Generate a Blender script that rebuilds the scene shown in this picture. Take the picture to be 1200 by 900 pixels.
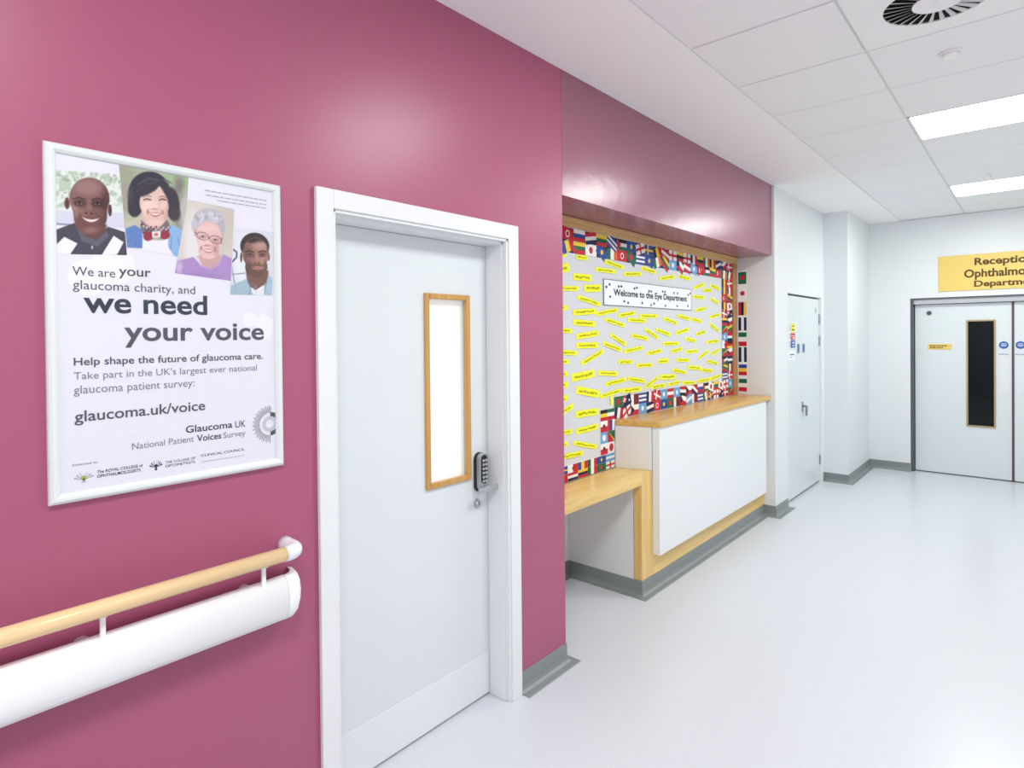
import bpy, bmesh, math, random
import numpy as np
from mathutils import Vector, Matrix

for o in list(bpy.data.objects):
    bpy.data.objects.remove(o, do_unlink=True)
sc = bpy.context.scene
COL = sc.collection
random.seed(7)

# ------------------------------------------------------------------ camera
CAM = {'loc': [1.7563, 0.0, 1.6419], 'rot': [[0.7389, 0.6737, -0.0096], [0.0012, 0.013, 0.9999], [0.6738, -0.7389, 0.0088]]}
cd = bpy.data.cameras.new('camera')
cam = bpy.data.objects.new('camera', cd)
COL.objects.link(cam)
cam.matrix_world = Matrix.Translation(CAM['loc']) @ Matrix(CAM['rot']).transposed().to_4x4()
cd.sensor_width = 36.0
cd.lens = 36.0 * 706.3946 / 1200.0
cd.shift_x = (600 - 570.57) / 1200.0
cd.shift_y = -(450 - 400.97) / 1200.0
cd.clip_start = 0.02
sc.camera = cam

# ------------------------------------------------------------------ light and exposure
LIGHT_STRENGTH = 33.0
LIGHT_COLOR = (0.965, 1.0, 0.965)
world = bpy.data.worlds.new('world')
sc.world = world
world.use_nodes = True
world.node_tree.nodes['Background'].inputs[0].default_value = (0.9, 0.95, 1.0, 1)
world.node_tree.nodes['Background'].inputs[1].default_value = 0.3
vs = sc.view_settings
vs.view_transform = 'Standard'
vs.look = 'None'
vs.exposure = 0.0
vs.gamma = 1.0
vs.use_curve_mapping = False
sc.cycles.max_bounces = 16
sc.cycles.diffuse_bounces = 10

# ------------------------------------------------------------------ materials
def lin(c):
    return tuple((x / 12.92 if x <= 0.04045 else ((x + 0.055) / 1.055) ** 2.4) for x in (v / 255.0 for v in c))

def mat(name, rgb, rough=0.5, spec=0.5, metal=0.0, bump=0.0, bscale=200.0, var=0.0, vscale=3.0, coat=0.0):
    m = bpy.data.materials.new(name)
    m.use_nodes = True
    nt = m.node_tree
    b = nt.nodes['Principled BSDF']
    c = lin(rgb)
    b.inputs['Base Color'].default_value = (*c, 1)
    b.inputs['Roughness'].default_value = rough
    b.inputs['Specular IOR Level'].default_value = spec
    b.inputs['Metallic'].default_value = metal
    b.inputs['Coat Weight'].default_value = coat
    if bump or var:
        tc = nt.nodes.new('ShaderNodeTexCoord')
    if var:
        n = nt.nodes.new('ShaderNodeTexNoise')
        n.inputs['Scale'].default_value = vscale
        n.inputs['Detail'].default_value = 6
        nt.links.new(tc.outputs['Object'], n.inputs['Vector'])
        r = nt.nodes.new('ShaderNodeValToRGB')
        r.color_ramp.elements[0].position = 0.3
        r.color_ramp.elements[1].position = 0.7
        r.color_ramp.elements[0].color = (*[x * (1 - var) for x in c], 1)
        r.color_ramp.elements[1].color = (*[min(1, x * (1 + var)) for x in c], 1)
        nt.links.new(n.outputs['Fac'], r.inputs['Fac'])
        nt.links.new(r.outputs['Color'], b.inputs['Base Color'])
    if bump:
        n2 = nt.nodes.new('ShaderNodeTexNoise')
        n2.inputs['Scale'].default_value = bscale
        n2.inputs['Detail'].default_value = 3
        nt.links.new(tc.outputs['Object'], n2.inputs['Vector'])
        bp = nt.nodes.new('ShaderNodeBump')
        bp.inputs['Strength'].default_value = bump
        bp.inputs['Distance'].default_value = 0.002
        nt.links.new(n2.outputs['Fac'], bp.inputs['Height'])
        nt.links.new(bp.outputs['Normal'], b.inputs['Normal'])
    return m

def wood(name, rgb, axis=1, rough=0.35, var=0.16):
    m = mat(name, rgb, rough)
    nt = m.node_tree
    b = nt.nodes['Principled BSDF']
    tc = nt.nodes.new('ShaderNodeTexCoord')
    mp = nt.nodes.new('ShaderNodeMapping')
    s = [38.0, 38.0, 38.0]
    s[axis] = 1.6
    mp.inputs['Scale'].default_value = s
    n = nt.nodes.new('ShaderNodeTexNoise')
    n.inputs['Scale'].default_value = 1.0
    n.inputs['Detail'].default_value = 7
    n.inputs['Roughness'].default_value = 0.6
    n.inputs['Distortion'].default_value = 0.4
    r = nt.nodes.new('ShaderNodeValToRGB')
    c = lin(rgb)
    r.color_ramp.elements[0].position = 0.3
    r.color_ramp.elements[1].position = 0.72
    r.color_ramp.elements[0].color = (c[0] * (1 - var), c[1] * (1 - 1.2 * var), c[2] * (1 - 1.5 * var), 1)
    r.color_ramp.elements[1].color = (*[min(1, x * (1 + var)) for x in c], 1)
    nt.links.new(tc.outputs['Object'], mp.inputs['Vector'])
    nt.links.new(mp.outputs['Vector'], n.inputs['Vector'])
    nt.links.new(n.outputs['Fac'], r.inputs['Fac'])
    nt.links.new(r.outputs['Color'], b.inputs['Base Color'])
    return m

def emissive(name, rgb, strength):
    m = bpy.data.materials.new(name)
    m.use_nodes = True
    b = m.node_tree.nodes['Principled BSDF']
    b.inputs['Base Color'].default_value = (0.8, 0.8, 0.8, 1)
    b.inputs['Emission Color'].default_value = (*rgb, 1)
    b.inputs['Emission Strength'].default_value = strength
    return m

def vcol(name, rough=0.35):
    m = mat(name, (200, 200, 200), rough)
    nt = m.node_tree
    a = nt.nodes.new('ShaderNodeVertexColor')
    a.layer_name = 'print'
    nt.links.new(a.outputs['Color'], nt.nodes['Principled BSDF'].inputs['Base Color'])
    return m

M = dict(
    magenta=mat('magenta_paint', (168, 86, 117), 0.36, 0.5, bump=0.10, bscale=26.0),
    magenta_gloss=mat('magenta_gloss_paint', (152, 94, 113), 0.24, 0.55, bump=0.7, bscale=11.0),
    white=mat('white_paint', (226, 229, 231), 0.45, 0.4, bump=0.05, bscale=60.0),
    recess=mat('recess_paint', (226, 226, 224), 0.5, 0.3),
    ceil=mat('plaster_ceiling', (247, 246, 246), 0.8, 0.2),
    tile=mat('ceiling_tile', (240, 240, 242), 0.9, 0.1, var=0.02, vscale=400.0),
    tgrid=mat('ceiling_grid', (222, 222, 223), 0.5, 0.3),
    floor=mat('vinyl_floor', (206, 209, 216), 0.28, 0.4, var=0.02, vscale=90.0, bump=0.03, bscale=30.0),
    skirt=mat('grey_skirting', (134, 140, 141), 0.4, 0.4),
    gloss_white=mat('white_gloss', (230, 232, 234), 0.25, 0.5),
    door=mat('white_laminate', (218, 224, 226), 0.3, 0.4),
    kick=mat('kick_plate', (229, 230, 234), 0.3, 0.4),
    counter_white=mat('counter_laminate', (232, 235, 237), 0.3, 0.4),
    end_white=mat('cream_laminate', (228, 227, 223), 0.35, 0.4),
    oak_top=wood('oak_counter', (212, 170, 96), 1, 0.25),
    oak=wood('light_oak', (231, 196, 124), 1, 0.3),
    oak_up=wood('light_oak_upright', (229, 192, 120), 2, 0.3),
    trim=wood('oak_trim', (206, 170, 118), 1, 0.4),
    trim_up=wood('oak_trim_upright', (176, 128, 82), 2, 0.4),
    bead=wood('oak_bead', (196, 150, 84), 2, 0.4),
    beech=wood('beech_rail', (238, 206, 158), 1, 0.25, 0.08),
    guard=mat('white_plastic', (246, 247, 248), 0.35, 0.4),
    cap=mat('cap_plastic', (232, 235, 242), 0.35, 0.4),
    steel=mat('satin_steel', (196, 200, 204), 0.3, 0.5, 0.9),
    silver=mat('silver_alloy', (178, 184, 188), 0.35, 0.5, 0.55),
    black=mat('black_plastic', (22, 22, 26), 0.4, 0.5),
    dark=mat('dark_void', (16, 17, 19), 0.8, 0.2),
    frame=mat('white_snap_frame', (222, 228, 228), 0.3, 0.5),
    paper=mat('poster_paper', (221, 220, 232), 0.25, 0.4),
    pale=mat('pale_print', (230, 229, 238), 0.25, 0.4),
    ink0=mat('ink_grey', (88, 88, 98), 0.5, 0.2),
    ink1=mat('ink_slate', (62, 68, 82), 0.5, 0.2),
    ink2=mat('ink_light', (128, 128, 138), 0.5, 0.2),
    ink3=mat('ink_faint', (168, 168, 178), 0.5, 0.2),
    photo=vcol('photo_print', 0.25),
    board=mat('grey_backing_paper', (212, 214, 218), 0.7, 0.2),
    yellow=mat('yellow_paper', (244, 246, 52), 0.6, 0.2),
    pen=mat('marker_pen', (176, 172, 26), 0.7, 0.2),
    signpaper=mat('sign_paper', (240, 243, 250), 0.5, 0.3),
    blackink=mat('black_ink', (40, 42, 48), 0.6, 0.2),
    greyink=mat('grey_ink', (110, 114, 124), 0.6, 0.2),
    gold=mat('gold_sign', (232, 200, 110), 0.4, 0.4),
    goldink=mat('brown_lettering', (92, 64, 24), 0.5, 0.3),
    darkframe=mat('dark_grey_gloss', (84, 88, 96), 0.3, 0.5),
    header=mat('pale_grey_paint', (186, 187, 192), 0.4, 0.4),
    glass_dark=mat('dark_glass', (8, 17, 20), 0.08, 0.25),
    glass_white=emissive('glowing_obscured_glass', (0.95, 1.0, 0.97), 0.28),  # faint glow put into the pane itself to brighten it
    gap_strip=mat('door_edge_strip', (96, 78, 84), 0.5, 0.3),
    blue=mat('blue_sticker', (48, 96, 170), 0.4, 0.3),
    bluegrey=mat('blue_plate', (96, 126, 172), 0.35, 0.5),
    plate=mat('clear_finger_plate', (223, 226, 230), 0.12, 0.5),
    hinge=mat('hinge_steel', (140, 144, 150), 0.35, 0.5, 0.6),
    s_yellow=mat('sticker_yellow', (240, 232, 40), 0.4, 0.3),
    s_red=mat('sticker_red', (214, 60, 66), 0.4, 0.3),
    s_blue=mat('sticker_blue', (52, 80, 168), 0.4, 0.3),
    vent=mat('vent_white', (242, 242, 243), 0.5, 0.3),
    vane=mat('vent_vane', (205, 205, 206), 0.5, 0.3),
    green_logo=mat('logo_green', (150, 172, 90), 0.5, 0.2),
    lens=emissive('light_diffuser', LIGHT_COLOR, LIGHT_STRENGTH),
)
for n, c in dict(red=(196, 36, 52), blue=(38, 74, 150), navy=(26, 34, 76), green=(24, 104, 72), yellow=(240, 204, 60), white=(240, 238, 236),
                 black=(26, 24, 28), orange=(222, 110, 50), sky=(104, 164, 214), maroon=(122, 28, 50)).items():
    M['f_' + n] = mat('flag_' + n, c, 0.55, 0.25)

# ------------------------------------------------------------------ helpers
def link(name, me):
    o = bpy.data.objects.new(name, me)
    COL.objects.link(o)
    return o

def tag(o, label=None, cat=None, group=None, kind=None):
    if label: o['label'] = label
    if cat: o['category'] = cat
    if group: o['group'] = group
    if kind: o['kind'] = kind
    return o

def thing(name, loc, label, cat, group=None, kind=None):
    o = bpy.data.objects.new(name, None)
    COL.objects.link(o)
    o.empty_display_size = 0.1
    o.location = loc
    return tag(o, label, cat, group, kind)

def origin_of(p):
    v = Vector((0, 0, 0))
    while p is not None:
        v += p.location
        p = p.parent
    return v

def obj(name, bm, mats, parent=None, smooth=False, base=True):
    """Link a world-space bmesh as one object, under parent if given."""
    me = bpy.data.meshes.new(name)
    if parent is not None:
        off = origin_of(parent)
    elif base and len(bm.verts):
        xs = [v.co for v in bm.verts]
        lo = [min(c[i] for c in xs) for i in range(3)]
        hi = [max(c[i] for c in xs) for i in range(3)]
        off = Vector(((lo[0] + hi[0]) / 2, (lo[1] + hi[1]) / 2, lo[2]))
    else:
        off = Vector((0, 0, 0))
    bmesh.ops.translate(bm, verts=bm.verts, vec=-off)
    bmesh.ops.recalc_face_normals(bm, faces=bm.faces) if smooth != 'keep' else None
    if smooth is True:
        for f in bm.faces: f.smooth = True
    bm.to_mesh(me)
    bm.free()
    for m in (mats if isinstance(mats, (list, tuple)) else [mats]):
        me.materials.append(M[m] if isinstance(m, str) else m)
    o = link(name, me)
    if parent is not None:
        o.parent = parent
    else:
        o.location = off
    return o

def B():
    return bmesh.new()

def box(bm, a, b, bev=0.0, mi=0, seg=2):
    a, b = [min(p, q) for p, q in zip(a, b)], [max(p, q) for p, q in zip(a, b)]
    t = bmesh.new()
    vs_ = [t.verts.new((x, y, z)) for x in (a[0], b[0]) for y in (a[1], b[1]) for z in (a[2], b[2])]
    for f in ((0, 1, 3, 2), (4, 6, 7, 5), (0, 4, 5, 1), (2, 3, 7, 6), (0, 2, 6, 4), (1, 5, 7, 3)):
        t.faces.new([vs_[i] for i in f])
    bmesh.ops.recalc_face_normals(t, faces=t.faces)
    if bev:
        bmesh.ops.bevel(t, geom=t.edges[:], offset=bev, segments=seg, profile=0.5, affect='EDGES')
    merge(bm, t, mi)
    return bm

def merge(bm, t, mi=0):
    mp = {v: bm.verts.new(v.co) for v in t.verts}
    for f in t.faces:
        try:
            g = bm.faces.new([mp[v] for v in f.verts])
            g.material_index = mi
            g.smooth = f.smooth
        except ValueError:
            pass
    t.free()

def poly(bm, pts, mi=0):
    f = bm.faces.new([bm.verts.new(p) for p in pts])
    f.material_index = mi
    return f

def cyl(bm, p, q, r, seg=24, mi=0, r2=None, smooth=True):
    p, q = Vector(p), Vector(q)
    d = (q - p)
    t = bmesh.new()
    bmesh.ops.create_cone(t, cap_ends=True, segments=seg, radius1=r, radius2=r if r2 is None else r2, depth=d.length)
    rot = d.to_track_quat('Z', 'Y').to_matrix().to_4x4()
    bmesh.ops.transform(t, matrix=Matrix.Translation((p + q) / 2) @ rot, verts=t.verts)
    if smooth:
        for f in t.faces: f.smooth = len(f.verts) == 4
    merge(bm, t, mi)

def tube(bm, path, r, seg=16, mi=0, caps=True):
    """Round tube along a list of points."""
    rings = []
    P = [Vector(p) for p in path]
    up = Vector((0, 0, 1))
    for i, p in enumerate(P):
        d = (P[min(i + 1, len(P) - 1)] - P[max(i - 1, 0)]).normalized()
        a = d.cross(up)
        if a.length < 1e-4: a = d.cross(Vector((1, 0, 0)))
        a.normalize()
        b = a.cross(d)
        rr = r[i] if isinstance(r, (list, tuple)) else r
        rings.append([bm.verts.new(p + (a * math.cos(k * math.tau / seg) + b * math.sin(k * math.tau / seg)) * rr) for k in range(seg)])
    for i in range(len(rings) - 1):
        for k in range(seg):
            f = bm.faces.new((rings[i][k], rings[i][(k + 1) % seg], rings[i + 1][(k + 1) % seg], rings[i + 1][k]))
            f.smooth = True
            f.material_index = mi
    if caps:
        for rg in (rings[0], rings[-1]):
            f = bm.faces.new(rg)
            f.material_index = mi

def frame_rect(bm, plane, a, b, w, d0, d1, bev=0.003, mi=0, sides='LRTB'):
    """Rectangular frame of bar width w between (u,z) corners a, b; plane 'x' means u=y, depth along x."""
    def bx(u0, u1, z0, z1):
        if plane == 'x':
            box(bm, (d0, u0, z0), (d1, u1, z1), bev, mi)
        else:
            box(bm, (u0, d0, z0), (u1, d1, z1), bev, mi)
    if 'L' in sides: bx(a[0], a[0] + w, a[1], b[1])
    if 'R' in sides: bx(b[0] - w, b[0], a[1], b[1])
    l = a[0] + (w if 'L' in sides else 0)
    rr = b[0] - (w if 'R' in sides else 0)
    if 'T' in sides: bx(l, rr, b[1] - w, b[1])
    if 'B' in sides: bx(l, rr, a[1], a[1] + w)

def slab_hole(bm, plane, d0, d1, a, b, c, e):
    """One slab from corner a to b with a rectangular hole from c to e."""
    P = lambda d, u, z: (d, u, z) if plane == 'x' else (u, d, z)
    out = [(a[0], a[1]), (b[0], a[1]), (b[0], b[1]), (a[0], b[1])]
    inn = [(c[0], c[1]), (e[0], c[1]), (e[0], e[1]), (c[0], e[1])]
    V = [[[bm.verts.new(P(d, u, z)) for u, z in lp] for lp in (out, inn)] for d in (d0, d1)]
    for k in range(4):
        j = (k + 1) % 4
        for s in (0, 1):
            bm.faces.new((V[s][0][k], V[s][0][j], V[s][1][j], V[s][1][k]))
        for l in (0, 1):
            bm.faces.new((V[0][l][k], V[0][l][j], V[1][l][j], V[1][l][k]))

def disc(bm, c, r, plane, seg=32, mi=0, ry=None):
    pts = []
    for k in range(seg):
        u, v = r * math.cos(k * math.tau / seg), (ry or r) * math.sin(k * math.tau / seg)
        pts.append((c[0], c[1] + u, c[2] + v) if plane == 'x' else (c[0] + u, c[1], c[2] + v) if plane == 'y' else (c[0] + u, c[1] + v, c[2]))
    if plane == 'y': pass
    return poly(bm, pts, mi)

def text_bm(s, plane, depth, u0, u1, z0, z1, bold=0.0):
    """Flat lettering filling the box u0..u1 by z0..z1 on a plane x=depth (read from +x) or y=depth (read from -y)."""
    cu = bpy.data.curves.new('lettering', 'FONT')
    cu.body = s
    cu.size = 1.0
    cu.offset = bold
    cu.resolution_u = 4
    t = bpy.data.objects.new('lettering', cu)
    COL.objects.link(t)
    dg = bpy.context.evaluated_depsgraph_get()
    me = bpy.data.meshes.new_from_object(t.evaluated_get(dg))
    bm = B()
    bm.from_mesh(me)
    bpy.data.objects.remove(t, do_unlink=True)
    bpy.data.curves.remove(cu)
    bpy.data.meshes.remove(me)
    xs = [v.co.x for v in bm.verts]; ys = [v.co.y for v in bm.verts]
    x0, x1, y0, y1 = min(xs), max(xs), min(ys), max(ys)
    for v in bm.verts:
        u = u0 + (v.co.x - x0) / (x1 - x0) * (u1 - u0)
        z = z0 + (v.co.y - y0) / (y1 - y0) * (z1 - z0)
        v.co = (depth, u, z) if plane == 'x' else (u, depth, z)
    bm.normal_update()
    want = Vector((1, 0, 0)) if plane == 'x' else Vector((0, -1, 0))
    for f in bm.faces:
        if f.normal.dot(want) < 0: f.normal_flip()
    return bm

def sweep(bm, path, prof, mi=0):
    """Sweep a profile of (outward distance, height) along a plan path; outward is to the right of travel."""
    n = len(path)
    cols = []
    dirs = [Vector((path[i + 1][0] - path[i][0], path[i + 1][1] - path[i][1])).normalized() for i in range(n - 1)]
    nor = [Vector((d.y, -d.x)) for d in dirs]
    for i in range(n):
        a = nor[max(i - 1, 0)]
        b = nor[min(i, n - 2)]
        k = (a + b) / (1 + a.dot(b))
        cols.append([bm.verts.new((path[i][0] + k.x * d, path[i][1] + k.y * d, z)) for d, z in prof])
    for i in range(n - 1):
        for j in range(len(prof) - 1):
            f = bm.faces.new((cols[i][j], cols[i + 1][j], cols[i + 1][j + 1], cols[i][j + 1]))
            f.material_index = mi
    for c in (cols[0], cols[-1]):
        bm.faces.new(c)

# ------------------------------------------------------------------ key dimensions (metres)
H = 2.977            # ceiling
YC, YP, YQ, YF = 2.495, 5.735, 7.511, 8.654     # alcove start, pier, boxed-out corner, far wall
XB = -0.305          # face of the display board
XQ = 0.235
XR, YN = 2.95, -3.2  # right wall, wall behind the camera
G0, GT, GX = 2.750, 0.5996, 0.556   # ceiling grid origin, tile pitch, first grid line
NX = 3
GXE = GX + NX * 0.603

def structure(name, bm, m, **k):
    return tag(obj(name, bm, m, **k), kind='structure')

# ------------------------------------------------------------------ floor, walls, ceiling
bm = B(); box(bm, (-0.8, YN - 0.15, -0.12), (XR + 0.15, YF + 0.6, 0.0)); structure('floor', bm, 'floor')

bm = B()
D0, D1, DT = 1.152, 2.06, 2.078     # structural opening of the near door
box(bm, (-0.2, YN, 0), (0, D0, H)); box(bm, (-0.2, D0, DT), (0, D1, H)); box(bm, (-0.2, D1, 0), (0, YC, H))
structure('wall_left', bm, 'magenta')
bm = B(); box(bm, (-0.42, YC, 2.35), (0.001, YP, H)); structure('bulkhead', bm, 'magenta_gloss')
bm = B(); box(bm, (-0.80, YC - 0.1, 0), (-0.635, YP, H)); box(bm, (-0.635, YC - 0.02, 0), (-0.2, YC, H))
structure('wall_recess', bm, 'recess')
bm = B(); box(bm, (-0.80, YP, 0), (0.022, 6.09, H)); structure('pillar', bm, 'white')
C0, C1, CT = 6.16, 7.445, 2.045      # cupboard opening
bm = B(); box(bm, (-0.2, 6.09, 0), (0.0, C0, H)); box(bm, (-0.2, C0, CT), (0.0, C1, H)); box(bm, (-0.2, C1, 0), (0.0, YQ, H))
box(bm, (-0.5, 6.09, 0), (-0.2, YQ, H))
structure('wall_cupboard', bm, 'white')
bm = B(); box(bm, (-0.2, YQ, 0), (XQ, YF, H)); structure('wall_boxing', bm, 'white')
F0, F1, FT = 0.652, 2.47, 2.046      # far double door opening
bm = B(); box(bm, (-0.2, YF, 0), (F0, YF + 0.2, H)); box(bm, (F0, YF, FT), (F1, YF + 0.2, H)); box(bm, (F1, YF, 0), (XR, YF + 0.2, H))
structure('wall_far', bm, 'white')
bm = B(); box(bm, (XR, YN, 0), (XR + 0.15, YF + 0.2, H)); structure('wall_right', bm, 'white')
bm = B(); box(bm, (-0.2, YN - 0.15, 0), (XR + 0.15, YN, H)); structure('wall_back', bm, 'white')

# plaster margins round the tile grid, with a small drop over the tiles
bm = B()
box(bm, (-0.8, YN - 0.15, H), (GX, YF + 0.2, H + 0.12)); box(bm, (GXE, YN - 0.15, H), (XR + 0.15, YF + 0.2, H + 0.12))
structure('ceiling', bm, 'ceil')
bm = B()
LIGHT_ROWS = (-9, -5, -1, 3, 7)
K0, K1 = -10, 10
box(bm, (GX, YN - 0.15, H + 0.008), (GXE, YF + 0.2, H + 0.12), mi=1)
for k in range(K0, K1):
    y0 = G0 + k * GT; y1 = min(y0 + GT, YF)
    if y1 - y0 < 0.05: continue
    for c in range(NX):
        if c == 1 and (k in LIGHT_ROWS or k == 0): continue
        x0 = GX + c * 0.603
        box(bm, (x0 + 0.005, y0 + 0.0045, H + 0.002), (x0 + 0.598, y1 - 0.0045, H + 0.0085), 0.003, 0, 1)
structure('ceiling_tiles', bm, ['tile', 'tgrid'])

# coved vinyl skirting
SK = [(0.0, 0.094), (0.004, 0.094), (0.005, 0.03), (0.010, 0.014), (0.022, 0.005), (0.052, 0.0035), (0.056, 0.0), (0.0, 0.0)]
bm = B(); sweep(bm, [(0, YN), (0, 1.08)], SK)
sweep(bm, [(0, 2.13), (0, YC), (-0.635, YC), (-0.635, 3.44), (-0.08, 3.44), (-0.08, YP), (0.022, YP), (0.022, 6.09), (0.0, 6.09), (0, 6.13)], SK)
sweep(bm, [(0, 7.46), (0, YQ), (XQ, YQ), (XQ, YF), (F0 - 0.002, YF)], SK)
structure('baseboard_left', bm, 'skirt')
bm = B(); sweep(bm, [(F1 + 0.002, YF), (XR, YF), (XR, YN), (0, YN)], SK); structure('baseboard_right', bm, 'skirt')

# ------------------------------------------------------------------ near door
d = thing('door_1', (-0.05, 1.6, 0), None, None, kind='structure')
bm = B()   # architrave
for a, b in (((0.0, 1.087, 0.0), (0.018, 1.153, 2.142)), ((0.0, 2.059, 0.0), (0.018, 2.127, 2.142)), ((0.0, 1.153, 2.077), (0.018, 2.059, 2.142))):
    box(bm, a, b, 0.003)
obj('architrave', bm, 'gloss_white', d)
bm = B()   # lining with two small steps
for a, b in (((-0.19, D0, 0), (0.010, D0 + 0.012, DT)), ((-0.19, D1 - 0.012, 0), (0.010, D1, DT)), ((-0.19, D0, DT - 0.012), (0.010, D1, DT)),
             ((-0.19, D0, 0), (-0.012, D0 + 0.019, DT)), ((-0.19, D1 - 0.019, 0), (-0.012, D1, DT)), ((-0.19, D0, DT - 0.024), (-0.012, D1, DT))):
    box(bm, a, b, 0.002)
obj('door_lining', bm, 'gloss_white', d)
LX = -0.108
V0, V1, VZ0, VZ1 = 1.66, 1.925, 1.010, 1.826
bm = B()   # leaf with a hole for the vision panel
L0, L1, LT = D0 + 0.021, D1 - 0.0215, 2.0525
slab_hole(bm, 'x', LX - 0.045, LX, (L0, 0.008), (L1, LT), (V0 + 0.01, VZ0 + 0.01), (V1 - 0.01, VZ1 - 0.01))
leaf = obj('door_leaf', bm, 'door', d)
bm = B(); frame_rect(bm, 'x', (V0, VZ0), (V1, VZ1), 0.024, LX - 0.01, LX + 0.012, 0.004); obj('vision_bead', bm, 'bead', leaf)
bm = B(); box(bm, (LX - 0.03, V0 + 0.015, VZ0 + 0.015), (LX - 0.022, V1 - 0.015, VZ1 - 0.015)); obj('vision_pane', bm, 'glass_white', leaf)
bm = B(); box(bm, (LX, L0 + 0.002, 0.012), (LX + 0.002, L1 - 0.001, 0.196), 0.0008, seg=1); obj('kick_plate', bm, 'kick', leaf)
bm = B(); box(bm, (-0.19, L0 - 0.005, 0), (LX - 0.05, L1 + 0.005, DT)); obj('door_backing', bm, 'dark', d)
# code lock
def stadium(bm, x0, x1, yc, z0, z1, w, mi=0, seg=12):
    r = w / 2
    pts = []
    for k in range(seg + 1):
        a = math.pi * k / seg
        pts.append((yc + r * math.cos(a), z1 - r + r * math.sin(a)))
    for k in range(seg + 1):
        a = math.pi + math.pi * k / seg
        pts.append((yc + r * math.cos(a), z0 + r + r * math.sin(a)))
    lo = [bm.verts.new((x0, y, z)) for y, z in pts]
    hi = [bm.verts.new((x1, y, z)) for y, z in pts]
    n = len(pts)
    for k in range(n):
        bm.faces.new((lo[k], lo[(k + 1) % n], hi[(k + 1) % n], hi[k])).material_index = mi
    bm.faces.new(lo[::-1]).material_index = mi
    bm.faces.new(hi).material_index = mi
KY = 1.979
bm = B(); stadium(bm, LX, LX + 0.016, KY, 0.944, 1.122, 0.062); lock = obj('code_lock', bm, 'black', leaf)
bm = B(); stadium(bm, LX + 0.0161, LX + 0.036, KY, 0.950, 1.120, 0.056); stadium(bm, LX + 0.036, LX + 0.0385, KY, 0.985, 1.114, 0.040, 1)
for r in range(6):
    for s in (-1, 1):
        cyl(bm, (LX + 0.036, KY + s * 0.0085, 0.997 + r * 0.0185), (LX + 0.043, KY + s * 0.0085, 0.997 + r * 0.0185), 0.0062, 12, 2)
obj('lock_keypad', bm, ['silver', 'black', 'steel'], leaf)
bm = B(); cyl(bm, (LX + 0.03, KY + 0.004, 0.966), (LX + 0.062, KY + 0.004, 0.966), 0.012)
box(bm, (LX + 0.05, KY - 0.058, 0.952), (LX + 0.066, KY + 0.066, 0.976), 0.006); obj('lock_handle', bm, 'silver', leaf)
bm = B(); cyl(bm, (LX, KY - 0.012, 0.893), (LX + 0.006, KY - 0.012, 0.893), 0.021); cyl(bm, (LX, KY - 0.012, 0.893), (LX + 0.014, KY - 0.012, 0.893), 0.0145)
box(bm, (LX + 0.012, KY - 0.014, 0.884), (LX + 0.0146, KY - 0.010, 0.902), mi=1); obj('lock_cylinder', bm, ['steel', 'black'], leaf)

# ------------------------------------------------------------------ cupboard doors
d = thing('door_2', (-0.03, 6.8, 0), None, None, kind='structure')
bm = B()
for a, b in (((-0.06, C0, 0), (0.006, C0 + 0.02, CT)), ((-0.06, C1 - 0.045, 0), (0.006, C1, CT)), ((-0.06, C0, CT - 0.012), (0.004, C1, CT))):
    box(bm, a, b, 0.002)
obj('door_lining', bm, 'gloss_white', d)
CX = -0.022; CM = 6.70
leaves = []
for a, b in ((C0 + 0.023, CM - 0.003), (CM + 0.003, C1 - 0.048)):
    bm = B(); box(bm, (CX - 0.04, a, 0.02), (CX, b, CT - 0.027), 0.002); leaves.append(obj('door_leaf', bm, 'door', d))
bm = B(); box(bm, (-0.08, C0, 0), (CX - 0.045, C1, CT)); obj('door_backing', bm, 'darkframe', d)
for y, lf in ((6.605, leaves[0]), (6.79, leaves[1])):
    bm = B(); box(bm, (CX, y - 0.02, 1.45), (CX + 0.012, y + 0.02, 1.54), 0.004); obj('pull_plate', bm, 'bluegrey', lf)
for z in (1.80, 1.56, 0.25):
    bm = B(); box(bm, (CX - 0.004, C1 - 0.058, z - 0.055), (CX + 0.010, C1 - 0.036, z + 0.055), 0.004); obj('hinge', bm, 'hinge', leaves[1])
bm = B(); box(bm, (CX, C0 + 0.03, 1.87), (CX + 0.006, C0 + 0.055, 1.93), 0.002); obj('catch', bm, 'hinge', leaves[0])
bm = B(); box(bm, (CX, 7.25, 1.87), (CX + 0.006, 7.28, 1.92), 0.002); obj('catch', bm, 'header', leaves[1])
bm = B(); box(bm, (CX, 6.735, 0.845), (CX + 0.006, 6.77, 0.945), 0.002); cyl(bm, (CX, 6.752, 0.90), (CX + 0.04, 6.752, 0.90), 0.011)
box(bm, (CX + 0.028, 6.745, 0.80), (CX + 0.042, 6.79, 0.905), 0.005); obj('door_handle', bm, 'hinge', leaves[1])

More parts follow.
